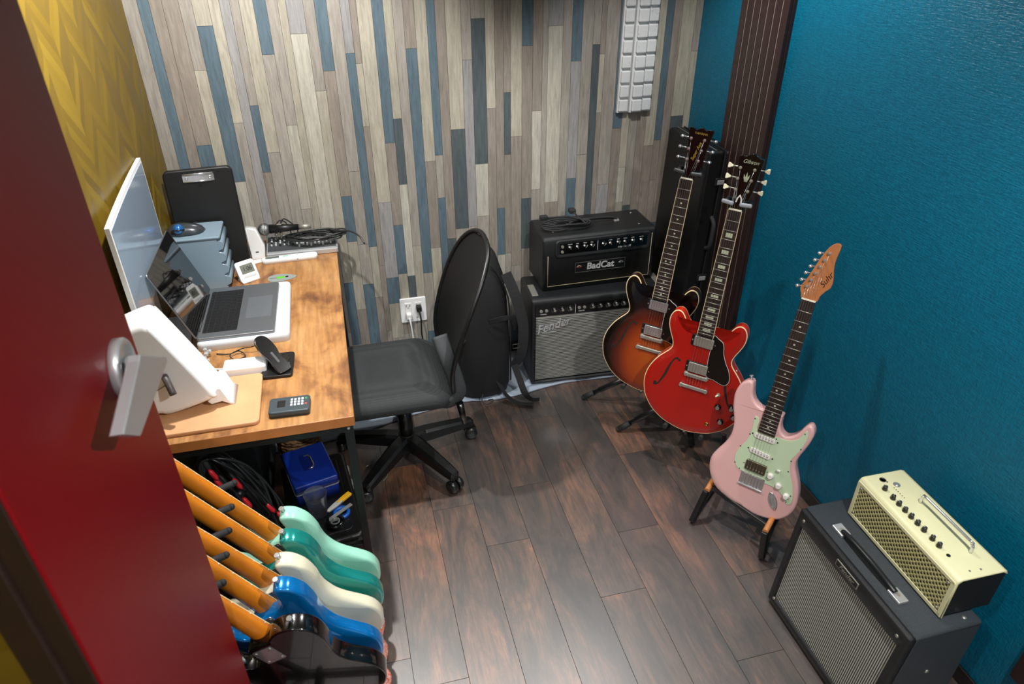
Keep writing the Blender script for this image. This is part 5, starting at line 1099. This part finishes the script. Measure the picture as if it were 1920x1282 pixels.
# mixer with microphone and coiled cable
M_mix = MAT('mixer_grey', '#4a4e50', .4, .3, bump=(250, .05)); M_mixk = MAT('mixer_knob_grey', '#b9bdbd', .4, var=.05)
a = thing('audio_mixer', 'small silver audio mixer with grey knobs and faders at the back of the desk', 'mixer', (-.180, 2.792, DZ+.001), rz=math.radians(-1))
b = MB(); P = [(-.062, 0), (.050, 0), (.050, .048), (-.062, .024)]
b.layers([[(x, y, z) for y, z in inset(P, i_)] for x, i_ in ((-.140, .003), (-.137, 0), (.137, 0), (.140, .003))], smooth=False); b.obj('chassis', MAT('mixer_silver', '#b6babd', .35, .5, bump=(250, .05)), a)
MT_ = T(0, -.006, .0362) @ Matrix.Rotation(math.atan2(.024, .112), 4, 'X')
b = MB(); b.box((0, 0, .0006), (.268, .100, .0016), M=MT_, bev=.0005); fp = b.obj('top_panel', M_mix, a)
b = MB(); b.bb((-.140, -.066, .002), (.140, -.058, .022), bev=.003); b.obj('front_bar', M_steel, a)
for i in range(9):
    for j in range(5):
        b = MB(); x = -.118+i*.0165; y = .040-j*.0135; b.cyl((x, y, .001), (x, y, .0085), .0042, .0034, n=10, M=MT_); b.obj('knob', M_mixk if (i+j) % 3 else M_skirt, fp)
for i in range(9):
    b = MB(); x = -.010+i*.0155; b.box((x, -.030+.006*((i*5) % 3), .0055), (.0065, .012, .009), M=MT_, bev=.001); b.obj('fader', M_mixk, fp)
    b = MB(); b.box((x, -.026, .0016), (.0014, .034, .0006), M=MT_); b.obj('fader_slot', M_black, fp)
b = MB()
for i in range(5): b.cyl((.045+i*.018, .030, .001), (.045+i*.018, .030, .005), .0062, n=14, M=MT_)
b.obj('jack_sockets', M_black, fp)
a = thing('microphone', 'handheld microphone with silver mesh head lying on the mixer', 'microphone', (-.312, 2.790, DZ+.104), rz=math.radians(-3))
b = MB(); b.sph((-.004, 0, 0), .0245, n=24, sc=(1.05, 1, 1)); t = NT('mic_mesh'); mp = t.obj(); v = t.n('ShaderNodeTexVoronoi'); v.inputs['Scale'].default_value = 480; v.inputs['Randomness'].default_value = 0.; t.l(mp, 'Vector', v, 'Vector'); r = t.ramp([(.2, srgb('#d4d6d8')), (.5, srgb('#5a5d60'))]); t.l(v, 'Distance', r, 'Fac'); t.l(r, 'Color', t.b, 'Base Color'); t.b.inputs['Metallic'].default_value = .9; t.b.inputs['Roughness'].default_value = .35; t.bump(v, 'Distance', .8, .001); b.obj('mesh_head', t.m, a)
b = MB(); b.tube([(-.004+.0255*math.cos(q)*.02, .0252*math.cos(q), .0252*math.sin(q)) for q in [2*PI*i/24 for i in range(24)]], .0018, n=6, closed=True); b.obj('head_band', M_nickel, a)
b = MB(); b.cyl((.016, 0, 0), (.13, 0, 0), .0185, .0115, n=24); b.obj('body', M_black, a)
b = MB(); b.cyl((.13, 0, 0), (.178, 0, 0), .0105, .0095, n=20); b.obj('cable_plug', M_nickel, a)
b = MB(); b.box((.055, 0, .0165), (.018, .006, .004), bev=.001); b.obj('switch', M_nickel, a)
q = thing('microphone_cable', 'black cable coiled in loops over the mixer with its tail hanging past the desk edge', 'cable', (-.135, 2.775, DZ+.052))
b = MB(); P = [(.04, .015, .006)]
for i in range(96):
    a_ = i*.40+.6; rx = .108+.016*math.sin(i*.7); ry = .040+.007*math.sin(i*1.1); P.append((.012+rx*math.cos(a_), -.004+ry*math.sin(a_), .006+.017*(i/96)+.004*math.sin(i*.9)))
P += [(.10, -.02, .030), (.15, -.045, .034), (.185, -.075, .020), (.20, -.10, -.005)]
b.tube(P, .0034, n=7, sub=3); b.obj('cable_coil', M_cable, q)
for k, x in enumerate((-.105, -.088)):
    q = thing('patch_cable', ['thin black cable arching up from the left mixer socket', 'thin black cable arching up from the second mixer socket'][k], 'cable', (x-.17, 2.81, DZ+.048))
    b = MB(); b.cyl((0, 0, 0), (0, 0, .030), .0048, n=12); b.obj('jack_plug', M_nickel, q)
    b = MB(); b.tube([(0, 0, .03), (.002, .002, .055), (.018, .010, .075+.006*k), (.040, .016, .065), (.052+.01*k, .018, .034), (.056+.01*k, .014, .012)], .0026, n=7, sub=6); b.obj('cord', M_rubber, q)

# wooden board with the white slanted device
M_pale = MAT('pale_birch_board', '#cf9c70', .5, bump=(70, .06), var=.06)
b = MB(); b.prism(rrect(.330, .245, .016, 5), 0, .012, rnd=.003); o_ = b.obj('wooden_board', M_pale); o_.location = (-.466, 1.766, DZ+.0003); tag(o_, 'pale wooden board with rounded corners at the near end of the desk', 'board')
WB = DZ+.0125
a = thing('speaker', 'big white slanted desktop speaker with rounded edges standing on the pale wooden board', 'speaker', (-.50, 1.79, WB))
# side outline (x, z) leaning back; thickness along y
SO = crv2([(-.088, .030), (-.060, .006), (-.030, .002), (.060, .026), (.082, .040), (.084, .056), (-.012, .262), (-.030, .286), (-.052, .290), (-.130, .262), (-.146, .246), (-.144, .226)], 4)
b = MB(); rings = []
for y, ins in ((-.064, .016), (-.062, .008), (-.056, .003), (-.046, 0), (.046, 0), (.056, .003), (.062, .009), (.064, .018)): rings.append([(-.03+(x+.03)*(1-ins/.11), y, .14+(z-.14)*(1-ins/.12)) for x, z in SO])
b.layers(rings); b.obj('cabinet', M_white, a)
b = MB(); fc = [(-.0935, .095), (-.070, .078), (.0, .078)]
b.tube([(-.030, -.0645, .150), (-.012, -.0645, .130), (-.024, -.0645, .104), (-.052, -.0645, .090)], .0012, n=6); b.obj('port_line', MAT('line_grey', '#9b9c98', .5, var=.05), a)
b = MB(); b.cyl((-.060, -.060, .165), (-.060, -.070, .165), .017, n=24); b.obj('rear_port', MAT('port_grey', '#6a6a6a', .6, var=.05), a)
b = MB(); b.tube([(-.022, -.066, .135), (-.012, -.085, .120), (-.004, -.098, .092)], .0095, n=12, sub=3); b.obj('adjust_knob', MAT('dark_grey_knob', '#4d4747', .4, coat=.2, var=.05), a)
b = MB(); b.prism([(.060, .020), (.092, .060), (.104, .058), (.120, .010), (.132, .0), (.118, .0), (.098, .014), (.070, .008)], -.048, .048, M=RX(90), rnd=.004); b.obj('front_foot', M_white, a)
b = MB(); b.prism([(-.06, .010), (-.05, .012), (-.075, .0), (-.095, .0)], -.040, .040, M=RX(90)); b.obj('rear_foot', M_white, a)
b = MB()
for (u, w_, h_) in ((.30, .030, .018), (.48, .040, .020), (.68, .030, .018)):
    p0 = Vector((-.012, 0, .262)); p1 = Vector((.084, 0, .056)); c_ = p0.lerp(p1, u); d_ = (p1-p0).normalized(); M_ = frame(c_, d_, (0, 1, 0), d_.cross(Vector((0, 1, 0)))); b.prism(rrect(w_, h_*2.2, .006, 4), -.002, .0012, M=M_, rnd=.0006)
b.obj('front_panel', MAT('soft_white_panel', '#dfe0df', .35, var=.02), a)

# white power adapter, phone charger, card reader
a = thing('power_adapter', 'white rectangular power block lying between the speaker and the black charger', 'adapter', (-.352, 1.925, DZ+.0006), rz=math.radians(-2))
b = MB(); b.box((0, 0, .016), (.125, .058, .031), bev=.006, seg=3); b.obj('block', M_white, a)
b = MB(); b.tube([(-.062, .0, .016), (-.085, .01, .012), (-.10, .03, .004)], .0028, n=8, sub=4); b.obj('cord', M_white, a)
a = thing('phone_charger', 'black folding phone charger stand with a tilted pad beside the white power block', 'charger', (-.258, 1.925, DZ+.0006), rz=math.radians(-3))
b = MB(); b.prism(rrect(.092, .132, .010, 5), 0, .010, rnd=.003); bs = b.obj('base_pad', M_black, a)
b = MB(); b.lathe([(.026, .010), (.026, .0112), (.0245, .0112), (.0245, .0108)], n=32, M=T(.008, .028, 0), cap=True); b.obj('charging_disc', M_gloss, bs)
text_obj('disc_print', 'A', .014, M_label, bs, T(.004, .030, .0114) @ RZ(-70), depth=.0001)
b = MB(); b.bb((.026, -.042, .0098), (.034, .000, .0106)); b.obj('white_label', M_white, bs)
PB, PT = Vector((.028, -.050, .012)), Vector((-.050, .036, .092)); yv = (PT-PB).normalized(); xv = Vector((yv.y, -yv.x, 0)).normalized(); xv = -xv if xv.x < 0 else xv; zv = xv.cross(yv)
Mp = frame(PB, xv, yv, zv)
b = MB(); o = crv2([(.020, .002), (.024, .030), (.020, .055), (.026, .085), (.024, .118), (.012, .138), (-.012, .138), (-.024, .118), (-.026, .085), (-.020, .055), (-.024, .030), (-.020, .002)], 3)
b.prism(o, -.004, .004, M=Mp, rnd=.002); pd_ = b.obj('tilted_pad', M_gloss, a)
b = MB(); b.prism(rrect(.008, .040, .003, 4, 0, .055), .0038, .0046, M=Mp); b.obj('pad_print', MAT('faint_grey_print', '#3c3e40', .5, var=.1), pd_)
b = MB(); b.prism([(-.018, 0), (.018, 0), (.012, .052), (-.012, .052)], -.003, .003, M=frame((-.026, .046, .010), xv, (PT*.45+PB*.55-Vector((-.026, .046, .010))).normalized(), xv.cross((PT*.45+PB*.55-Vector((-.026, .046, .010))).normalized()))); b.obj('support_leg', M_black, a)
a = thing('card_reader', 'dark grey card reader with small screen and keypad near the desk corner', 'card reader', (-.220, 1.694, DZ+.0006), rz=math.radians(-3))
b = MB(); b.prism(rrect(.112, .072, .010, 5), 0, .019, rnd=.004); b.obj('case', MAT('slate_plastic', '#39444a', .4, bump=(300, .05)), a)
b = MB(); b.prism(rrect(.022, .030, .002, 3, -.022, .003), .0185, .0195); b.obj('screen', M_gloss, a)
for i in range(5):
    for j in range(3):
        if i == 4 and j == 1: continue
        b = MB(); b.box((.006+i*.0098, .018-j*.0125, .0195), (.0062, .0085, .002), bev=.0008); b.obj('keypad_key', [M_white, M_white, M_white, M_white, None][i] if i < 4 else (MAT('green_key', '#3f8f55', .5, var=.05) if j == 0 else MAT('red_key', '#b0483e', .5, var=.05)), a)
# thin cable loops and a clear beaded trinket
q = thing('charging_cable', 'thin black charging cable looped behind the white power block', 'cable', (-.36, 2.015, DZ+.003))
b = MB(); b.tube([(-.09, .03, 0), (-.05, .012, .004), (-.02, .020, .006), (0, -.01, .002), (-.03, -.025, .004), (-.045, 0, .008), (-.01, .022, .012), (.03, .015, .020), (.050, .03, .030), (.062, .015, .018), (.075, -.01, .004), (.085, -.03, .002)], .0018, n=6, sub=6); b.obj('cable_loop', M_rubber, q)
a = thing('bead_charm', 'clear glass bead charm lying between the white speaker and the laptop', 'trinket', (-.478, 2.035, DZ+.001))
M_glass = MAT('clear_beads', '#e8eef2', .05, trans=.6, coat=.5, ior=1.45)
for i, (x, y, z, r_) in enumerate([(0, 0, .012, .009), (.006, .016, .010, .007), (-.006, .028, .012, .008), (.004, .042, .009, .006), (-.002, -.016, .008, .0065), (.008, -.028, .007, .005), (.012, .004, .02, .006)]):
    b = MB(); rr = bmesh.ops.create_icosphere(b.bm, subdivisions=1, radius=r_); bmesh.ops.translate(b.bm, vec=(x, y, z), verts=rr['verts']); b.obj('bead', M_glass, a)
# ================================================================ rack of guitars seen from behind, at the left
def rack_frame(t_, lean, yaw, roll):
    v = Vector((-math.sin(lean), math.sin(roll), math.cos(lean))).normalized(); w_ = Vector((-math.sin(yaw), math.cos(yaw), 0)); w_ -= v*w_.dot(v); w_.normalize(); u = v.cross(w_)
    return [[u[i], v[i], w_[i]] for i in range(3)]
TELE = [(0,-134),(-40,-131),(-80,-121),(-118,-100),(-146,-66),(-157,-28),(-155,8),(-142,42),(-126,74),(-118,104),(-119,136),(-128,170),(-136,205),(-136,236),(-126,262),(-104,282),(-78,288),(-52,283),(-34,270),(-29,262),(0,262),(29,262),(31,230),(34,205),(44,190),(62,186),(80,196),(96,214),(112,226),(126,222),(134,206),(132,180),(122,150),(114,120),(114,96),(124,70),(140,40),(154,8),(158,-28),(148,-66),(120,-100),(82,-121),(40,-131)]
M_honey = MAT('amber_maple_neck', '#d47c1c', 0.28, coat=.45, bump=(60, .03), var=.1)
HSR = HS
def rack_guitar(label, col, pos, lean, yaw, roll, outline, metallic=0.0, tele=False):
    g = thing('electric_guitar', label, 'electric guitar', group=None)
    mt_ = MAT(label.split()[0]+'_lacquer', col, .16, metallic, coat=.8, var=.03)
    solid_body(outline, -8, 44, mt_, g, rnd=4 if tele else 8, belly=0 if tele else 34, arm=0 if tele else 24)
    b = MB(); b.prism(crv2(mm([(x*.97, y) for x, y in STRAT_GUARD]), 3), -.008, -.006); b.obj('pickguard', M_whitepk, g)
    b = MB(); b.prism([(x, y) for x, y in rrect(.051, .064, .004, 4, 0, .222)], -.0533, -.0520); np_ = b.obj('neck_plate', M_chrome, g)
    for sx in (-.019, .019):
        for sy in (.198, .246):
            b = MB(); b.cyl((sx, sy, -.0530), (sx, sy, -.0545), .0038, n=12); b.obj('plate_screw', M_nickel, np_)
    fb_ = MB(); w0, w1 = .021, .028; fb_.prism([(-w0, .648), (w0, .648), (w1, .172), (-w1, .172)], -.0055, 0, mi=1); fb_.prism([(-w0+.0004, .6476), (w0-.0004, .6476), (w1-.0004, .1724), (-w1+.0004, .1724)], -.001, .0004, mi=0); fb = fb_.obj('fretboard', [M_rose, M_honey], g)
    b = MB(); b.prism([(-w0-.0006, .648), (-w0+.0010, .648), (-w1+.0010, .172), (-w1-.0006, .172)], -.0016, .0006); b.obj('fretboard_edge', M_cream, fb)
    for k in (1, 2, 3, 5, 7, 9, 12, 15):
        v = (fr(k, 648)+fr(k-1, 648))/2000; hw = w0+(w1-w0)*(.648-v)/.476; b = MB(); b.cyl((-hw-.0002, v, -.003), (-hw-.0012, v, -.003), .0014, n=8); b.obj('side_dot', M_label, fb)
    neck(648, 43, 190, 57, M_honey, g, depth=27, heel_d=34)
    b = MB(); b.prism(crv2(mm(HSR), 3), -.0185, -.0045, rnd=.0015); hs = b.obj('headstock', M_honey, g)
    for x, y in ((-18,689),(-11,711),(-5,734),(2,757),(9,779),(16,802)): tuner(M_chrome, M_chrome, g, x, y, -1, z=-4.5, blen=28, bz=-6, ang=.28)
    strap_button(g, (-104, 331, -28) if not tele else (-104, 283, -28), (-.25, 1, -.1)); strap_button(g, (0, -135, -28), (0, -1, 0))
    for i in range(6):
        x = (-26+10.4*i)/1000*.97; b = MB(); b.cyl((x, 0, .002), ((-17.5+7*i)/1000, .648, .001), .0004, n=4); b.obj('string', M_string, g)
    place(g, pos, rack_frame(None, lean, yaw, roll), -136)
    return g
RG = [
 ('mint green electric guitar with its back to the door, farthest in the floor rack', '#9fdcc4', (-.190, 1.537, .206), .515, -.13, -.10, STRAT, 0, False),
 ('teal metallic electric guitar between the mint and the cream ones in the rack', '#1f9a90', (-.189, 1.452, .204), .512, -.12, -.09, STRAT, .45, False),
 ('cream electric guitar between the teal and the blue ones in the rack', '#ddd8be', (-.195, 1.374, .206), .520, -.14, -.09, STRAT, 0, False),
 ('bright metallic blue electric guitar between the cream and the black ones in the rack', '#0b7cc8', (-.204, 1.282, .210), .490, -.14, -.06, STRAT, .45, False),
 ('glossy black single-cutaway electric guitar nearest the door in the rack', '#060607', (-.207, 1.205, .212), .470, -.16, -.09, TELE, 0, True)]
for lab, col, pos, le, ya, ro, ol, me_, te in RG: rack_guitar(lab, col, pos, le, ya, ro, ol, me_, te)
# rack
a = thing('guitar_rack', 'black multi-guitar floor rack with padded rods between the guitar necks', 'guitar rack', (-.33, 1.36, 0))
def P3(x, y, z): return (x+.33, y-1.36, z)
for x, z in ((-.085, .030), (-.26, .045)):
    b = MB(); b.cyl(P3(x, 1.06, z), P3(x, 1.60, z), .0095, n=14); br_ = b.obj('base_rail', M_bmetal, a)
    for i in range(7):
        y = 1.135+i*.074; b = MB(); b.cyl(P3(x, y-.017, z), P3(x, y+.017, z), .0155, n=16); b.obj('foam_pad', M_rubber, br_)
for y in (1.06, 1.60):
    b = MB(); b.cyl(P3(-.045, y, .012), P3(-.55, y, .012), .0095, n=14); b.cyl(P3(-.085, y, .012), P3(-.085, y, .03), .009, n=12); b.cyl(P3(-.26, y, .012), P3(-.26, y, .045), .009, n=12); b.obj('end_foot', M_bmetal, a)
    b = MB(); b.cyl(P3(-.30, y, .012), P3(-.545, y, .53), .0095, n=14); b.obj('upright', M_bmetal, a)
b = MB(); b.cyl(P3(-.545, 1.06, .53), P3(-.545, 1.60, .53), .0095, n=14); tr_ = b.obj('top_rail', M_bmetal, a)
for y in (1.115, 1.200, 1.283, 1.362, 1.445, 1.535):
    b = MB(); b.tube([P3(-.545, y, .535), P3(-.47, y, .572), P3(-.380, y, .602)], .0088, n=12); b.sph(P3(-.380, y, .602), .0088, n=12); b.obj('padded_rod', M_rubber, tr_)
# red patterned cloth on the rack base
t = NT('red_paisley_cloth'); mp = t.obj(); v = t.n('ShaderNodeTexVoronoi'); v.inputs['Scale'].default_value = 55; v.feature = 'DISTANCE_TO_EDGE'; n = t.n('ShaderNodeTexNoise'); n.inputs['Scale'].default_value = 40; n.inputs['Distortion'].default_value = 2; t.l(mp, 'Vector', n, 'Vector'); t.l(n, 'Color', v, 'Vector'); v.inputs['Scale'].default_value = 6
r = t.ramp([(.05, srgb('#e8d8c8')), (.09, srgb('#d2451f')), (1, srgb('#c8401c'))]); t.l(v, 'Distance', r, 'Fac'); t.l(r, 'Color', t.b, 'Base Color'); t.b.inputs['Roughness'].default_value = .7
b = MB(); rings = []
for i in range(30):
    y = 1.115+i*.0165; s_ = .006*math.sin(i*1.1); rings.append([(-.052+s_, y, .030), (-.0500+s_, y, .060+s_), (-.062+s_, y, .088+s_), (-.085, y, .060), (-.125, y, .052), (-.16, y, .060), (-.165, y, .050), (-.13, y, .048), (-.085, y, .056), (-.066, y, .078), (-.056+s_, y, .056)])
b.layers(rings); o_ = b.obj('patterned_cloth', t.m); tag(o_, 'orange-red cloth with white swirls showing at the lower ends of the rack guitars', 'cloth')

# ================================================================ under the desk
M_bcase = MAT('black_moulded_case', '#0d0e0f', .4, coat=.15, bump=(120, .1))
a = thing('storage_case', 'large flat black moulded case on the floor under the desk', 'case', (-.216, 1.945, 0), rz=math.radians(7))
b = MB(); b.prism(rrect(.235, .45, .03, 6), .002, .058, rnd=.006); b.obj('case_base', M_bcase, a)
b = MB(); b.prism(rrect(.237, .452, .03, 6), .062, .118, rnd=.012); ld_ = b.obj('case_lid', M_bcase, a)
b = MB(); b.prism(rrect(.241, .456, .031, 6), .056, .064); b.obj('rim', MAT('dull_rim', '#3b3d3c', .4, .6, var=.1), a)
for y in (-.14, -.02, .09, .17):
    b = MB(); b.box((.122, y, .06), (.008, .030, .030), bev=.003); b.obj('latch', M_steel, a)
b = MB(); b.prism(rrect(.17, .38, .02, 5), .1175, .1205, rnd=.002); b.obj('lid_panel', M_bcase, ld_)
CZ = .1215
a = thing('cash_box', 'blue metal cash box with a folding chrome handle on the black case', 'box', (-.242, 2.028, CZ), rz=math.radians(14))
M_blue = MAT('blue_enamel', '#0f2f8e', .35, coat=.3, bump=(90, .03))
b = MB(); b.prism(rrect(.150, .205, .008, 5), 0, .052, rnd=.001); b.obj('box_base', M_blue, a)
b = MB(); b.prism(rrect(.154, .209, .009, 5), .053, .088, rnd=.006); b.obj('lid', M_blue, a)
b = MB(); b.prism(rrect(.156, .211, .010, 5), .050, .054); b.obj('rim', M_steel, a)
b = MB(); b.prism(rrect(.034, .090, .006, 4, -.006, .012), .0875, .0888); b.obj('handle_recess', MAT('dark_blue_enamel', '#0a2472', .35, coat=.3, var=.05), a)
b = MB(); b.tube([(-.006, -.026, .089), (.010, -.026, .090), (.014, -.012, .091), (.014, .030, .091), (.010, .048, .090), (-.006, .048, .089)], .0026, n=8); b.obj('handle', M_chrome, a)
for y in (.02, .055):
    b = MB(); b.box((.080, y, .046), (.006, .012, .014), bev=.001); b.obj('hinge', M_steel, a)
# wicker basket
t = NT('water_hyacinth_weave'); tc = t.n('ShaderNodeTexCoord'); n = t.n('ShaderNodeTexNoise'); n.inputs['Scale'].default_value = 60; t.l(tc, 'Object', n, 'Vector'); r = t.ramp([(.3, srgb('#4f3520')), (.7, srgb('#9c7650'))]); t.l(n, 'Fac', r, 'Fac'); t.l(r, 'Color', t.b, 'Base Color'); t.b.inputs['Roughness'].default_value = .75; t.bump(n, 'Fac', .5, .002); M_wic = t.m
a = thing('wicker_basket', 'brown woven basket behind the blue cash box under the desk', 'basket', (-.285, 2.262, 0.001))
b = MB()
for k in range(20):
    z = .010+k*.0165; R_ = .072+.010*k/19
    for ph in (0, 1):
        pts = []
        for i in range(40):
            q = 2*PI*i/40; rr_ = R_+.0042*math.sin(q*10+PI*ph+PI*k); pts.append((rr_*math.cos(q)*1.0, rr_*math.sin(q)*1.0, z+.003*math.sin(q*10+PI*ph)+.0))
        b.tube(pts, .0058, n=6, closed=True)
b.cyl((0, 0, .002), (0, 0, .008), .068, n=24); b.obj('woven_wall', M_wic, a)
b = MB(); b.tube([(.083*math.cos(q), .083*math.sin(q), .338+.003*math.sin(q*14)) for q in [2*PI*i/60 for i in range(60)]], .0085, n=8, closed=True); b.obj('rim', M_wic, a)
# clear cup
a = thing('plastic_cup', 'clear plastic cup standing empty in front of the blue cash box', 'cup', (-.222, 1.862, CZ))
b = MB(); b.lathe([(.0, .0015), (.028, .0015), (.030, .003), (.0375, .092), (.0395, .0935), (.0395, .095), (.0365, .094), (.029, .005), (.0, .0035)], n=36, cap=False); b.obj('cup_wall', MAT('clear_plastic', '#dfe6ea', .08, trans=.95, ior=1.38, alpha=.55), a)
a = thing('tape_roll', 'blue tape roll lying under the cutter knife on the black case', 'tape', (-.145, 1.842, CZ))
b = MB(); b.lathe([(.018, 0), (.029, 0), (.029, .012), (.018, .012), (.018, 0)], n=32, cap=False); b.obj('roll', MAT('blue_tape', '#0e56b4', .4, coat=.3, var=.05), a)
a = thing('tape_roll', 'black tape roll lying beside the clear cup on the black case', 'tape', (-.168, 1.800, CZ))
b = MB(); b.lathe([(.013, 0), (.031, 0), (.031, .014), (.013, .014), (.013, 0)], n=32, cap=False); b.obj('roll', M_gloss, a)
b = MB(); b.lathe([(.012, .001), (.016, .001), (.016, .0148), (.012, .0148), (.012, .001)], n=24, cap=False); b.obj('roll_core', MAT('grey_core', '#777a78', .5, var=.1), a)
a = thing('utility_knife', 'yellow and grey cutter knife resting on the tape rolls', 'knife', (-.150, 1.880, CZ+.016), rz=math.radians(42))
b = MB(); b.prism(crv2([(-.052, -.006), (-.048, .006), (.010, .009), (.010, -.009)], 2), 0, .009, rnd=.002); b.obj('grey_body', MAT('pale_grey_body', '#b8b8b2', .45, var=.05), a)
b = MB(); b.box((.030, 0, .005), (.044, .019, .010), bev=.002); b.box((.004, 0, .0065), (.024, .008, .010), bev=.001); b.obj('yellow_handle', MAT('signal_yellow', '#e3ac14', .4, coat=.2, var=.03), a)
a = thing('metal_blade', 'loose grey metal blade strip lying beside the yellow cutter knife', 'blade', (-.150, 1.835, CZ+.0155), rz=math.radians(36))
b = MB(); b.prism([(-.050, -.007), (-.042, .007), (.050, .007), (.050, -.007)], 0, .0012); b.cyl((.042, 0, .0010), (.042, 0, .0016), .003, n=12); b.obj('strip', MAT('matte_steel_strip', '#9c9f9b', .5, .4, var=.05), a)
# grey upright panel and black stand tubes behind
b = MB(); b.box((0, 0, .17), (.10, .40, .34), bev=.008); o_ = b.obj('grey_box', MAT('dark_grey_card', '#2d2f2f', .7, bump=(200, .1))); o_.location = (-.450, 2.22, 0.0005); tag(o_, 'dark grey upright box standing under the desk left of the woven basket', 'box')
a = thing('folded_stand', 'black folded tripod stand leaning under the desk beside the cable coil', 'stand', (-.425, 1.87, 0))
for dx in (0, .032):
    b = MB(); b.cyl((-.14+dx, .02, .50), (.05+dx, 0, .012), .010, n=14); tb = b.obj('tube', M_bmetal, a)
    b = MB(); b.cyl((.035+dx, 0, .045), (.052+dx, 0, .006), .013, n=14); b.obj('rubber_foot', M_rubber, tb)
b = MB(); b.cyl((-.05, .005, .27), (-.02, .005, .25), .022, n=16); b.obj('clamp', M_black, a)
a = thing('microphone_stand', 'black microphone stand with a foam sleeve under the near end of the desk', 'stand', (-.545, 1.735, 0))
b = MB(); b.lathe([(.055, 0), (.055, .008), (.030, .018), (.012, .022)], n=28); b.obj('round_base', M_bmetal, a)
b = MB(); b.cyl((0, 0, .02), (.055, -.03, .53), .0085, n=14); b.obj('pole', M_bmetal, a)
b = MB(); b.cyl((.045, -.026, .44), (.064, -.034, .60), .0185, n=18); b.sph((.044, -.026, .435), .023, n=14); b.obj('foam_sleeve', M_rubber, a)
# hanging coil of black and red cables on the stand
a = thing('cable_bundle', 'coil of black cables with red connectors hanging under the desk beside the guitar necks', 'cable', (-.475, 1.700, .57))
random.seed(11)
for k in range(11):
    b = MB(); sx = .012+.0045*k; oy = random.uniform(-.016, .016); ln = random.uniform(.30, .40); pts = []
    for i in range(28):
        q = 2*PI*i/28; s_ = .5-.5*math.cos(q); along = s_*ln; side = math.sin(q)*(sx+.018)*(1.25-.4*s_)
        # hanging line runs down and outwards (+x)
        pts.append((along*.40+side*.85+.0, oy+.012*math.sin(3*q+k), .012-along*.92+side*.25))
    b.tube(pts, .0036, n=7, closed=True, sub=2); b.obj('cable_loop', M_cable, a)
M_redc = MAT('red_connector', '#d1202e', .4, coat=.2, var=.05)
for (s_, side, rot) in ((.06, -.012, 20), (.12, .020, 26), (.20, .000, 24), (.25, .040, 30), (.30, .045, 28), (.10, -.02, 20), (.35, .050, 30)):
    b = MB(); p = Vector((s_*.40+side, -.024, .012-s_*.92+side*.25)); d = Vector((.38, -.05, -.92)).normalized(); b.tube([p-d*.022, p-d*.012, p+d*.012, p+d*.024], [.003, .0075, .0075, .003], n=10); b.obj('red_connector', M_redc, a)
b = MB(); b.tube([(.13, -.02, -.34), (.17, -.03, -.36), (.215, -.04, -.33), (.235, -.045, -.30)], .0034, n=7, sub=4); b.obj('cable_tail', M_cable, a)
# thin cable loop on the floor behind the desk leg
q = thing('thin_wire', 'thin pale wire curling on the floor behind the desk leg', 'wire', (-.01, 2.14, 0.002))
b = MB(); b.tube([(-.04, .06, 0), (0, .07, .004), (.035, .04, .003), (.04, -.01, .003), (.02, -.04, 0)], .0013, n=6, sub=6); b.obj('wire', MAT('pale_wire', '#8e9a8c', .4, var=.05), q)
